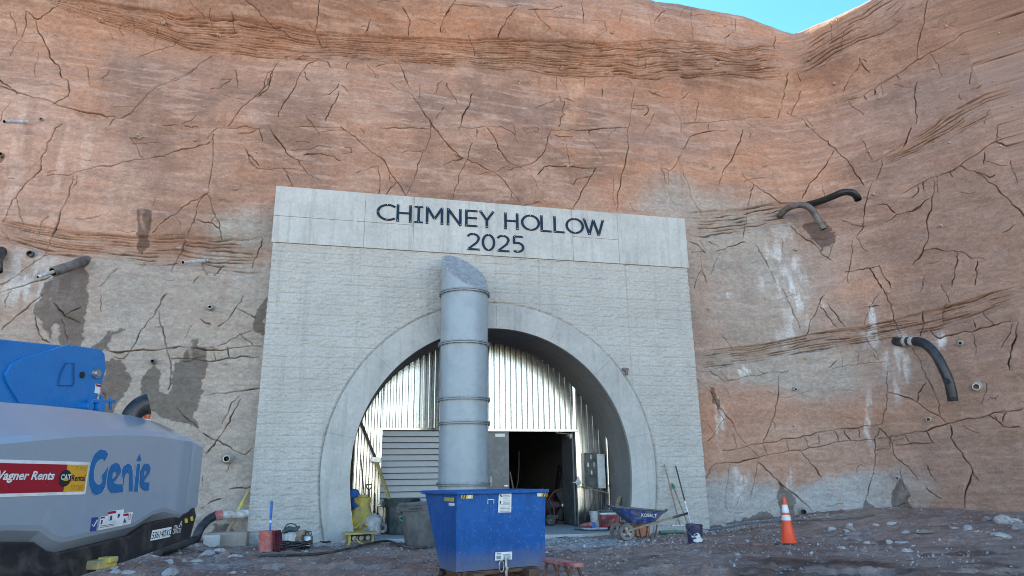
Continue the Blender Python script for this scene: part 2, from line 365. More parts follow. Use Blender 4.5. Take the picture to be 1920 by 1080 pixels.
def build_cliff():
    ds = .0135
    s = np.concatenate([np.linspace(-45, -10.4, 60)[:-1], np.arange(-10.4, 18, ds), np.linspace(18, 48, 50)[1:]])
    t = np.concatenate([np.arange(-.6, 17.7, ds), np.linspace(17.7, 34, 40)[1:]])
    S, Tt = np.meshgrid(s, t, indexing='ij')
    T = np.interp(s, RS, RT)[:, None]+.12*(fbm(s*1.3, s*0, 77, 4)[:, None]-.5)
    ci = np.unique(np.r_[0:len(s):6, len(s)-1]); cj = np.unique(np.r_[0:len(t):6, len(t)-1]); Sc, Tc = np.meshgrid(s[ci], t[cj], indexing='ij')
    fi = np.interp(np.arange(len(s)), ci, np.arange(len(ci))); fj = np.interp(np.arange(len(t)), cj, np.arange(len(cj)))
    i0_ = np.minimum(fi.astype(int), len(ci)-2); j0_ = np.minimum(fj.astype(int), len(cj)-2); wi = (fi-i0_)[:, None]; wj = (fj-j0_)[None, :]
    def low(fn):
        v = fn(Sc, Tc); v = v[i0_]*(1-wi)+v[i0_+1]*wi; return v[:, j0_]*(1-wj)+v[:, j0_+1]*wj
    D = np.zeros_like(S); crack = np.zeros_like(S)
    # broad undulation and bedding
    D += low(lambda S, Tt: .34*(fbm(S/2.6+3, Tt/2.0, 11, 3)-.5)) + .05*(fbm(S/.55, Tt/.4, 12, 3)-.5)
    bed = fbm(S/1.6+.35*Tt, Tt/.11, 13, 3)-.5
    D += .013*bed
    D += .010*(fbm(S/.12, Tt/.07, 15, 3)-.5)
    # strata bands
    bandm = np.zeros_like(S)
    for bi, (up, lo, nl, dep) in enumerate(BANDS):
        U = to_st(parse(up)[0]); L = to_st(parse(lo)[0])
        U = U[np.argsort(U[:, 0])]; L = L[np.argsort(L[:, 0])]
        a = max(U[0, 0], L[0, 0]); b = min(U[-1, 0], L[-1, 0])
        i0, i1 = np.searchsorted(s, [a-.2, b+.2])
        ss = s[i0:i1, None]; tt = Tt[i0:i1]
        tu = np.interp(s[i0:i1], U[:, 0], U[:, 1])[:, None]; tl = np.interp(s[i0:i1], L[:, 0], L[:, 1])[:, None]
        wob = .16*(fbm(ss/1.1+tt*.1, tt/1.5, 31+bi, 3)-.5)
        q = (tu-tt+wob*(tu-tl)*1.2)/(tu-tl)
        m = sstep(-.08, .04, q)*(1-sstep(.94, 1.1, q))*sstep(a, a+.7, ss)*(1-sstep(b-.8, b, ss))
        ph = q*nl + 1.1*(fbm(ss/.9, q*nl*.5, 41+bi, 4)-.5)*1.6
        k = np.floor(ph); fr = ph-k
        amp = .25+.95*sstep(.32, .62, vnoise(ss/.55, k*3.7+bi*9, 51+bi))
        g = np.exp(-((fr-.5)/.15)**2)*amp
        saw = (fr-.5)*.5*amp
        D[i0:i1] += m*dep*(-1.15*g+.75*saw) - m*.05
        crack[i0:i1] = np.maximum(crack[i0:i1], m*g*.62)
        bandm[i0:i1] = np.maximum(bandm[i0:i1], m)
    # traced cracks
    rng = random.Random(5)
    lines = []
    for o, txt in CR:
        for pl in parse(txt, o, .5):
            lines.append((to_st(pl), rng.uniform(.45, 1.05)))
    for k in range(260):                                  # small chips and hair cracks
        c = (rng.uniform(-30, 1950), rng.uniform(-10, 980)); a = rng.choice([rng.uniform(-.3, .3), rng.uniform(.8, 2.2)]); L = rng.uniform(6, 26)
        lines.append((to_st([(c[0]-L*math.cos(a), c[1]-L*math.sin(a)), (c[0]+rng.uniform(-4, 4), c[1]+rng.uniform(-4, 4)), (c[0]+L*math.cos(a), c[1]+L*math.sin(a))]), rng.uniform(.22, .5)))
    step = np.zeros_like(S)
    for pl, wgt in lines:
        pts = [tuple(p) for p in pl]
        for it in range(2):
            q = [pts[0]]
            for a, b in zip(pts[:-1], pts[1:]):
                L = math.hypot(b[0]-a[0], b[1]-a[1])
                if L > .10:
                    j = min(L*.13, .035)*rng.uniform(-1, 1)
                    q.append(((a[0]+b[0])/2-(b[1]-a[1])/L*j, (a[1]+b[1])/2+(b[0]-a[0])/L*j))
                q.append(b)
            pts = q
        sg = rng.choice((-1, 1))
        nseg = len(pts)-1
        wv = [.35+2.2*rng.random()**4 for i in range(nseg+1)]
        wv = [(wv[max(i-1, 0)]+2*wv[i]+wv[min(i+1, nseg)])/4 for i in range(nseg+1)]
        wv[0] *= .5; wv[-1] *= .5
        for i in range(nseg):
            a, b = pts[i], pts[i+1]; R = .34
            i0, i1 = np.searchsorted(s, [min(a[0], b[0])-R, max(a[0], b[0])+R]); j0, j1 = np.searchsorted(t, [min(a[1], b[1])-R, max(a[1], b[1])+R])
            if i1 <= i0 or j1 <= j0: continue
            X = S[i0:i1, j0:j1]; Y = Tt[i0:i1, j0:j1]
            dx, dy = b[0]-a[0], b[1]-a[1]; L2 = dx*dx+dy*dy+1e-9
            u = np.clip(((X-a[0])*dx+(Y-a[1])*dy)/L2, 0, 1)
            ex = X-a[0]-u*dx; ey = Y-a[1]-u*dy; d = np.hypot(ex, ey)
            sd_ = np.sign(dx*ey-dy*ex)*sg
            ww = wgt*(wv[i]*(1-u)+wv[i+1]*u)
            hw = .006+.0095*ww
            g = np.clip(1-d/hw, 0, 1)
            cr = g**.7
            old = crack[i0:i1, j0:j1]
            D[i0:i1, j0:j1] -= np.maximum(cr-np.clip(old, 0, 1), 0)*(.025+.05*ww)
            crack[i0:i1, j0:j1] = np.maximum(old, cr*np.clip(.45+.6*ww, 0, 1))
            # plate on one side stands a little proud
            st = np.where(sd_ > 0, 1, 0)*np.exp(-(d/.10)**2)*np.clip((d-hw*.4)/.02, 0, 1)
            step[i0:i1, j0:j1] = np.maximum(step[i0:i1, j0:j1], st*ww)
    D += .012*step
    P, nn = base(S, Tt, T+0*S)
    px, py = proj(P)
    # holes around pipes
    P = P+nn*D[..., None]
    top = sstep(0, .6, Tt-T)
    # ---------------- stain and pigment masks (albedo)
    wx = px+low(lambda S, Tt: 60*(fbm(S/1.1, Tt/1.1, 61, 3)-.5))+14*(fbm(S/.2, Tt/.2, 62, 3)-.5); wy = py+low(lambda S, Tt: 50*(fbm(S/1.1, Tt/1.1, 63, 3)-.5))+16*(fbm(S/.2, Tt/.2, 64, 3)-.5)
    n1 = low(lambda S, Tt: fbm(S/1.9, Tt/1.4, 71, 4)); n2 = fbm(S/.5+.2*Tt, Tt/.16, 72, 4); n3 = fbm(S/.22, Tt/2.4, 73, 4); n4 = fbm(S/.09, Tt/.05, 74, 3)
    def C(*c): return np.array(c)
    A = C(.405, .216, .147); B = C(.275, .155, .112); Pk = C(.455, .272, .200); G = C(.385, .325, .278); Bl = C(.41, .40, .39); Or = C(.50, .232, .135); Wh = C(.66, .61, .58); Br = C(.275, .168, .128)
    col = np.empty(S.shape+(3,)); col[:] = A
    def mx(m, c):
        col[:] = col*(1-m[..., None])+c*m[..., None]
    def blob(cx, cy, rx, ry, soft=.5):
        d = np.sqrt(((wx-cx)/rx)**2+((wy-cy)/ry)**2); return 1-sstep(1-soft, 1+soft, d)
    mx(sstep(.40, .66, n1)*.85, B); mx(sstep(.52, .75, low(lambda S, Tt: fbm(S/1.2, Tt/.6, 75, 3)))*.6, Pk)
    mx(blob(820, 60, 900, 40)*.35, Or)
    for b in ((60, 250, 90, 90), (150, 330, 110, 120), (130, 400, 90, 50), (20, 230, 60, 70), (230, 390, 50, 70)): mx(blob(*b)*.55, Pk*1.08)
    for b in ((150, 250, 60, 160), (110, 360, 60, 70), (1250, 350, 120, 60), (1420, 330, 120, 60), (540, 375, 60, 20), (1075, 220, 26, 70)): mx(blob(*b)*.5, Or)
    mx(blob(1072, 195, 15, 60, .4)*.6, C(.55, .32, .21)); mx(blob(240, 375, 10, 45, .5)*.5, C(.60, .38, .27)); mx(blob(20, 240, 26, 60, .6)*.5, C(.58, .36, .26)); mx(blob(135, 265, 24, 60, .6)*.4, C(.58, .36, .26))
    pea = sstep(.0, 1., (wy-168-.22*np.maximum(wx, 0))/14)*(1-sstep(170, 240, wx))*(1-sstep(415, 440, wy))
    mx(pea*.55, C(.54, .315, .235)); mx(pea*.5*sstep(.52, .62, fbm(S/.30, Tt/2.6, 88, 4)), C(.40, .225, .165)); mx(pea*.35*sstep(.50, .70, fbm(S/.24+9, Tt/2.2, 89, 4)), C(.66, .45, .36))
    mx(.38*sstep(.56, .70, fbm(S/1.5, Tt/.22, 90, 5)), C(.30, .185, .145)); mx(.45*sstep(.58, .70, fbm(S/.9+4, Tt/.12, 91, 5)), C(.52, .33, .25))
    # uncoloured grey sprayed concrete
    mx(sstep(1270, 1300, wx)*sstep(380, 470, wy)*(1-sstep(1560, 1700, wx))*(.35+.35*n1), C(.37, .275, .23))
    grey = np.maximum.reduce([sstep(455, 500, wy)*(1-sstep(500, 560, wx)), blob(470, 425, 75, 45), blob(1290, 380, 90, 42), blob(1360, 470, 130, 110)*.9, blob(1400, 560, 120, 90)*.75, blob(1480, 690, 190, 45)*.9, blob(1690, 690, 60, 60)*.7, blob(1560, 500, 70, 40)*.5])
    mx(np.clip(grey*(.72+.4*n1), 0, .97), G)
    mx(blob(60, 560, 130, 90)*.35, Pk)
    blu = np.maximum.reduce([sstep(885, 925, wy+50*(n3-.5))*(1-sstep(1480, 1560, wx))*sstep(1300, 1320, px), blob(1620, 925, 80, 40, .3), blob(1690, 930, 70, 60, .3), blob(1560, 940, 120, 30, .3)])
    mx(blu*.9, Bl*.95)
    for b in ((1400, 780, 110, 40), (1340, 800, 40, 60), (1600, 770, 60, 30), (1730, 785, 70, 30), (1620, 520, 60, 50), (1420, 860, 120, 40)): mx(blob(*b, .8)*.55*(.5+n1), Or*C(.9, .98, 1.1))
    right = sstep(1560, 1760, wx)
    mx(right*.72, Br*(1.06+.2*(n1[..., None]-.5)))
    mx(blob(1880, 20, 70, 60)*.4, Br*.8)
    # vertical runs
    run = sstep(.55, .75, n3)
    mx(run*.22*sstep(900, 300, wy), B*.9); mx(sstep(.6, .8, fbm(S/.3, Tt/3.2, 76, 4))*.20, Pk)
    # white efflorescence
    for b in ((1480, 540, 26, 110, .5), (1455, 500, 22, 60, .5), (1640, 600, 14, 50, .5), (1690, 700, 20, 60, .6), (1548, 562, 7, 18, .3), (1362, 565, 5, 6, .3), (1400, 690, 9, 14, .4), (1365, 800, 12, 40, .6), (1475, 890, 10, 20, .5), (1760, 640, 12, 20, .5), (1395, 912, 10, 30, .6), (55, 530, 70, 40, .8), (1630, 800, 8, 60, .6)): mx(blob(*b)*(.12+.7*sstep(.42, .62, fbm(S/.16, Tt/.55, 79, 5))), Wh*.92)
    # wet patches (dark, smoother)
    wet = np.zeros_like(S)
    vx = px+16*(fbm(S/.16, Tt/.16, 81, 4)-.5)+18*(fbm(S/.5, Tt/.5, 82, 2)-.5); vy = py+18*(fbm(S/.16, Tt/.16, 83, 4)-.5)
    def poly(pts, soft=2.2):
        x0, x1 = min(p[0] for p in pts)-30, max(p[0] for p in pts)+30; y0, y1 = min(p[1] for p in pts)-30, max(p[1] for p in pts)+30
        w_ = np.where((px > x0) & (px < x1) & (py > y0) & (py < y1) & (Tt < 9)); X = vx[w_]; Y = vy[w_]
        ins = np.zeros(X.shape, bool); dm = np.full(X.shape, 1e9)
        for (ax, ay), (bx, by) in zip(pts, pts[1:]+pts[:1]):
            cnd = ((ay > Y) != (by > Y)) & (X < (bx-ax)*(Y-ay)/((by-ay) or 1e-9)+ax); ins ^= cnd
            u = np.clip(((X-ax)*(bx-ax)+(Y-ay)*(by-ay))/((bx-ax)**2+(by-ay)**2), 0, 1); dm = np.minimum(dm, np.hypot(X-ax-u*(bx-ax), Y-ay-u*(by-ay)))
        sd2 = np.where(ins, dm, -dm); m = np.zeros_like(S); m[w_] = sstep(-soft/2, soft/2, sd2); return m
    for pts in ([(80, 532), (95, 520), (112, 505), (150, 492), (160, 500), (160, 560), (168, 575), (156, 600), (160, 630), (150, 655), (105, 640), (92, 640), (80, 620), (66, 585)],
                [(195, 720), (198, 680), (215, 672), (236, 682), (245, 715), (235, 745), (205, 780), (190, 790)], [(268, 712), (290, 682), (306, 705), (302, 735), (322, 740), (330, 685), (345, 658), (367, 637), (384, 655), (386, 735), (362, 780), (372, 808), (300, 780), (262, 745)],
                [(250, 470), (253, 440), (262, 396), (272, 390), (284, 398), (283, 430), (272, 462), (262, 474)], [(1508, 418), (1550, 412), (1562, 440), (1556, 462), (1540, 466), (1520, 440)], [(1328, 728), (1334, 728), (1352, 770), (1340, 768), (1332, 760)],
                [(1463, 905), (1472, 910), (1492, 935), (1489, 962), (1478, 980), (1466, 975)], [(1606, 972), (1610, 950), (1624, 936), (1636, 955), (1645, 972)], [(1675, 972), (1678, 950), (1676, 930), (1684, 893), (1692, 900), (1705, 930), (1714, 972)],
                [(1326, 1000), (1400, 975), (1440, 958), (1458, 970), (1440, 1000)], [(478, 620), (480, 590), (500, 552), (498, 622), (488, 628)], [(160, 660), (195, 625), (235, 612), (200, 640), (208, 655), (190, 665)], [(395, 1000), (402, 985), (425, 982), (445, 1000), (440, 1030)], [(0, 288), (8, 288), (9, 310), (0, 312)]):
        wet = np.maximum(wet, poly(pts))
    wet *= 1-poly([(90, 640), (92, 618), (98, 602), (109, 612), (106, 645)], 3)
    wet *= 1-.6*blob(268, 410, 5, 18, .6); wet *= 1-.5*blob(365, 650, 6, 18, .6); wet *= 1-.4*blob(1690, 915, 10, 30, .6)
    mx(wet*.86, col*C(.30, .275, .265))
    # bedding tone, grain and dark crack colour
    col *= (1+.24*(n2[..., None]-.5)+.45*(n4[..., None]-.5))
    col *= (1+.15*(bed[..., None]))*(1+.12*(low(lambda S, Tt: fbm(S/5+.05*Tt, Tt/.5, 85, 2))-.5)[..., None])
    dirt = np.clip(crack, 0, 1)*(.62+.3*n1)  # real crack stain, deepened to paint in the shade of the grooves
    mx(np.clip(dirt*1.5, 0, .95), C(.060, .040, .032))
    mx(bandm*.22*sstep(.35, .7, n2), B*.75)
    mx(np.clip(step, 0, 1)*.22, col*1.35)  # lit bevel beside each crack, painted as lighter rock colour
    col = np.clip(col, .02, .85)
    keep = np.ones((len(s)-1, len(t)-1), bool)
    i0, i1 = np.searchsorted(s, [-1.75, 8.5]); j1 = np.searchsorted(t, 7.95)
    keep[i0:i1, :j1] = False
    m, tr, b = _nodes('red_shotcrete_rock')
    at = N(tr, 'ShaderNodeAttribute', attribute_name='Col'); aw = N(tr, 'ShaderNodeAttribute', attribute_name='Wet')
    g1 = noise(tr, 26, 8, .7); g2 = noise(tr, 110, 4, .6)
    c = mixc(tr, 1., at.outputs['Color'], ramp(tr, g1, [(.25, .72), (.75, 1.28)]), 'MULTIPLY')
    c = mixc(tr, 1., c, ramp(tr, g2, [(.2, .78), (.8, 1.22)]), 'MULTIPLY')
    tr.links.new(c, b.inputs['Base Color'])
    tr.links.new(ramp(tr, aw.outputs['Fac'], [(0, .92), (1, .45)]), b.inputs['Roughness'])
    b.inputs['Specular IOR Level'].default_value = .25
    bump(tr, b, g1, .55, .02)
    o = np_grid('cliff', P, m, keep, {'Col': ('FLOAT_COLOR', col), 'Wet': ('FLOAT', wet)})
    tag(o, 'tall red carved shotcrete rock face with dark cracks around the concrete portal', 'cliff', kind='structure')
build_cliff()

# ------------------------------------------------------------------ ground
def build_ground():
    x = np.concatenate([np.linspace(-150, -8, 60)[:-1], np.arange(-8, 17.5, .03), np.linspace(17.5, 150, 55)[1:]])
    y = np.concatenate([np.linspace(-150, -17, 90)[:-1], np.linspace(-17, -10.6, 60)[:-1], np.arange(-10.6, 2.3, .03), np.linspace(2.3, 120, 30)[1:]])
    X, Y = np.meshgrid(x, y, indexing='ij')
    Z = ground_z(X, Y)
    nearm = sstep(-12, -9, X)*(1-sstep(18, 22, X))*sstep(-26, -17, Y)
    slab = sstep(-.6, .4, Y)*sstep(-.6, 0, X)*(1-sstep(6.9, 7.4, X))
    rough = nearm*(1-.8*slab)
    ridg = 1-np.abs(2*fbm(X*1.1+.4*Y, Y*2.1, 21, 4)-1)
    Z = Z+rough*(.06*(ridg-.72)*sstep(1.5, 7, X)+.04*(fbm(X*1.3, Y*1.3, 22, 6, .6)-.5)+.035*(fbm(X*6, Y*6, 23, 3)-.5)+.030*(fbm(X*15, Y*15, 26, 2)-.5))
    clod = sstep(.60, .74, fbm(X*3.1, Y*3.1, 24, 3)); Z += rough*.035*clod*sstep(.35, .6, fbm(X*.5, Y*.5, 25, 2))
    # wheel ruts in the near right
    for (ax, ay, bx, by) in ((3.6, -6.6, 9.4, -8.6), (4.6, -8.2, 9., -9.4), (-1.2, -4.4, 2.0, -5.4)):
        L = math.hypot(bx-ax, by-ay); u = ((X-ax)*(bx-ax)+(Y-ay)*(by-ay))/L/L; d = np.abs((X-ax)*(by-ay)-(Y-ay)*(bx-ax))/L+.25*(fbm(X*1.5, Y*1.5, 29, 3)-.5)
        m = sstep(-.1, .1, u)*(1-sstep(.9, 1.1, u)); Z += m*(-.07*np.exp(-(d/.16)**2)+.05*np.exp(-((d-.32)/.13)**2))*(1+1.6*(fbm(X*7, Y*7, 30, 3)-.5))
    # mound left of portal and berm detail
    Z = np.where((Y > 1.9), np.minimum(Z, -.05), Z)
    n1 = fbm(X*.6, Y*1.1, 41, 5); n2 = fbm(X*4, Y*4, 42, 4); n3 = fbm(X*13, Y*13, 43, 3)
    def C(*c): return np.array(c)
    col = np.empty(X.shape+(3,)); col[:] = C(.42, .262, .205)
    def mx(m, c): col[:] = col*(1-m[..., None])+c*m[..., None]
    mx(sstep(.4, .65, n1)*.75, C(.275, .158, .120)); mx(sstep(.5, .7, fbm(X*1.7, Y*2.5, 44, 4))*.5, C(.45, .34, .295))
    # cement dust near the portal mouth
    dust = np.maximum.reduce([np.exp(-(((X-4.6)/1.6)**2+((Y+1.8)/1.5)**2)), .8*np.exp(-(((X+.6)/2.2)**2+((Y+.4)/.45)**2)), .75*np.exp(-(((X-8.9)/1.6)**2+((Y+.2)/.5)**2)), .6*np.exp(-(((X-10)/1.2)**2+((Y+2.8)/.5)**2)), .5*np.exp(-(((X+1.8)/1.2)**2+((Y+4.3)/.8)**2))])
    mx(np.clip(sstep(.35, .8, dust+.7*(n2-.5)+.5*(n1-.5)), 0, 1)*.75, C(.47, .47, .47))
    fl = sstep(.64, .72, fbm(X*9, Y*9, 45, 3))*sstep(.25, .7, dust+.3*n1); mx(fl*.8, C(.55, .57, .58))
    wetm = sstep(.52, .68, fbm(X*.9, Y*1.8, 46, 4))*sstep(-3.5, -6, Y)*sstep(-2, 3, X)*.8; mx(wetm, C(.15, .082, .060))
    ga, gb = on_z(1385, 1050), on_z(1690, 1066); L = math.hypot(gb[0]-ga[0], gb[1]-ga[1]); u = ((X-ga[0])*(gb[0]-ga[0])+(Y-ga[1])*(gb[1]-ga[1]))/L/L; d = np.abs((X-ga[0])*(gb[1]-ga[1])-(Y-ga[1])*(gb[0]-ga[0]))/L
    chm = sstep(.55, .15, d+.9*(fbm(X*1.6, Y*1.6, 48, 4)-.5))*sstep(-.1, .12, u)*(1-sstep(.9, 1.1, u)); mx(chm*.85, C(.150, .072, .050)); Z = Z+chm*(.06*(fbm(X*5, Y*5, 49, 4)-.42)+.03)
    redm = sstep(.55, .7, fbm(X*.8+5, Y*1.4, 47, 4))*sstep(-1.5, -3, Y); mx(redm*.6, C(.33, .17, .13))
    col *= 1+.5*(n2[..., None]-.5)+.5*(n3[..., None]-.5)
    far = 1-nearm; mx(far, C(.30, .20, .15)*(1+.5*(n1[..., None]-.5)))
    m, tr, b = _nodes('red_brown_dirt')
    at = N(tr, 'ShaderNodeAttribute', attribute_name='Col')
    g1 = noise(tr, 34, 8, .72); g2 = noise(tr, 150, 3, .6)
    c = mixc(tr, 1., at.outputs['Color'], ramp(tr, g1, [(.25, .7), (.75, 1.3)]), 'MULTIPLY')
    tr.links.new(c, b.inputs['Base Color']); b.inputs['Roughness'].default_value = .95; b.inputs['Specular IOR Level'].default_value = .2
    bump(tr, b, g1, 1., .05)
    o = np_grid('ground', np.stack([X, Y, Z], -1), m, None, {'Col': ('FLOAT_COLOR', np.clip(col, .015, .8))})
    tag(o, 'rough reddish brown dirt ground strewn with pale rubble', 'ground', kind='structure')
build_ground()
# ------------------------------------------------------------------ shared materials
M = {}
def concrete(name, base_c, vs_=1.2, stain=(.20, .19, .175), bs=70, b_=.25):
    m, t, b = _nodes(name)
    f = noise(t, vs_, 8, .65); f2 = noise(t, 14, 6, .7); f3 = noise(t, 2.2, 6, .7, stretch=(3, 3, .25))
    c = mixc(t, ramp(t, f, [(.3, 0.), (.7, 1.)]), tuple(k*.84 for k in base_c), tuple(k*1.12 for k in base_c))
    c = mixc(t, ramp(t, f3, [(.5, 0.), (.78, .55)]), c, stain)
    c = mixc(t, 1., c, ramp(t, f2, [(.25, .86), (.75, 1.13)]), 'MULTIPLY')
    # bug holes
    v = N(t, 'ShaderNodeTexVoronoi', Scale=9.); co = t.nodes.new('ShaderNodeTexCoord'); t.links.new(co.outputs['Object'], v.inputs['Vector'])
    c = mixc(t, ramp(t, v.outputs['Distance'], [(.03, .6), (.09, 0.)]), c, (.16, .155, .15))
    t.links.new(c, b.inputs['Base Color']); b.inputs['Roughness'].default_value = .9; b.inputs['Specular IOR Level'].default_value = .25
    bump(t, b, noise(t, bs, 6, .65), b_, .008)
    return m
M['conc'] = concrete('smooth_concrete', (.46, .45, .425))
M['conc_head'] = concrete('header_concrete', (.52, .505, .475), .9)
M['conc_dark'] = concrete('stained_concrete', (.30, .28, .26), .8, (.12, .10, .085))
M['rubber'] = mat('black_rubber', (.022, .022, .024), .65, var=.3, dirt=(.16, .13, .12), damt=.3)
M['black'] = mat('black_paint', (.018, .018, .02), .45, var=.3, dirt=(.10, .085, .08), damt=.22)
M['pipe_black'] = mat('weathered_black_pipe', (.018, .020, .023), .42, var=.3, dirt=(.10, .09, .085), damt=.18)
M['pipe_brown'] = mat('muddy_black_pipe', (.075, .062, .058), .6, var=.3, dirt=(.2, .16, .14), damt=.4)
M['white_pl'] = mat('dirty_white_plastic', (.72, .72, .70), .45, var=.08, dirt=(.32, .26, .22), damt=.35)
M['white_lbl'] = mat('white_sticker', (.78, .78, .76), .5, var=.04, dirt=(.5, .47, .44), damt=.25, bmp=0)
M['steel'] = mat('worn_steel', (.45, .45, .46), .4, .9, var=.25, dirt=(.2, .12, .08), damt=.25)
M['rust'] = mat('rusty_steel', (.16, .085, .055), .8, .2, var=.4)
M['wood'] = mat('weathered_wood', (.30, .22, .14), .8, var=.35, vs_=20, stretch=(1, 1, .1))
M['yellow'] = mat('dirty_yellow_paint', (.62, .47, .09), .55, var=.15, dirt=(.30, .25, .16), damt=.42)
M['ink'] = mat('black_ink', (.02, .02, .022), .5, bmp=0)
M['duct'] = mat('grey_duct_paint', (.30, .352, .388), .38, 0, var=.03, vs_=2, dirt=(.255, .30, .33), damt=.3, ds=2.5, bmp=.03, rvar=.06)
M['duct_dk'] = mat('duct_flange_paint', (.22, .255, .285), .45, .3, var=.12)
M['door'] = mat('dark_grey_door_paint', (.115, .118, .125), .45, .1, var=.12, dirt=(.19, .18, .175), damt=.25, bmp=.03)
M['void'] = mat('interior_shade', (.03, .028, .027), .9)  # near-black colour paints in the darkness inside pipes and tunnel
M['navy_letter'] = mat('navy_letter_paint', (.012, .032, .058), .6, var=.1, bmp=0, spec=.12)
M['red'] = mat('faded_red_paint', (.42, .045, .045), .5, var=.2, dirt=(.45, .30, .27), damt=.35)
M['blue'] = mat('blue_plastic', (.015, .13, .42), .45, var=.2, dirt=(.2, .2, .22), damt=.25)
def galv():
    m, t, b = _nodes('galvanised_steel')
    v = N(t, 'ShaderNodeTexVoronoi', Scale=55.); co = t.nodes.new('ShaderNodeTexCoord'); t.links.new(co.outputs['Object'], v.inputs['Vector'])
    c = mixc(t, ramp(t, v.outputs['Color'], [(.2, 0.), (.8, 1.)]), (.46, .47, .48), (.60, .61, .62))
    f = noise(t, 2.2, 7, .7, stretch=(9, 9, .35)); c = mixc(t, ramp(t, f, [(.50, 0.), (.70, .6)]), c, (.20, .165, .14))
    t.links.new(c, b.inputs['Base Color']); b.inputs['Metallic'].default_value = 1.
    t.links.new(ramp(t, noise(t, 5, 6), [(.2, .16), (.8, .28)]), b.inputs['Roughness'])
    bump(t, b, noise(t, 2.0, 2, .5, stretch=(1, 1, .3)), .12, .02)
    return m
M['galv'] = galv()

# ------------------------------------------------------------------ concrete tunnel portal
PX0, PX1, PZH, PZT = -2.0, 8.76, 6.74, 8.21
ACX, ACZ, RO, RI = 3.42, 1.52, 4.0, 3.36
def arch_path(R, n=140, zb=-.3):
    """points (x,z) from the left foot over the crown to the right foot, drawn in slightly below the centre"""
    pts = []
    for k in range(12):
        z = zb+(ACZ-zb)*k/12; dx = (ACZ-z)**2/12.; pts.append((ACX-R+dx, z))
    for k in range(n+1):
        a = math.pi-math.pi*k/n; pts.append((ACX+R*math.cos(a), ACZ+R*math.sin(a)))
    for k in range(11, -1, -1):
        z = zb+(ACZ-zb)*k/12; dx = (ACZ-z)**2/12.; pts.append((ACX+R-dx, z))
    return pts
def arch_dist(X, Z, R):
    dx = np.maximum(ACZ-Z, 0)**2/12.
    return np.where(Z > ACZ, np.hypot(X-ACX, Z-ACZ)-R, np.abs(X-ACX)-(R-dx))
portal = thing('tunnel_portal', 'large grey concrete tunnel portal with split face courses and a round arch', 'portal', (0, 0, 0))
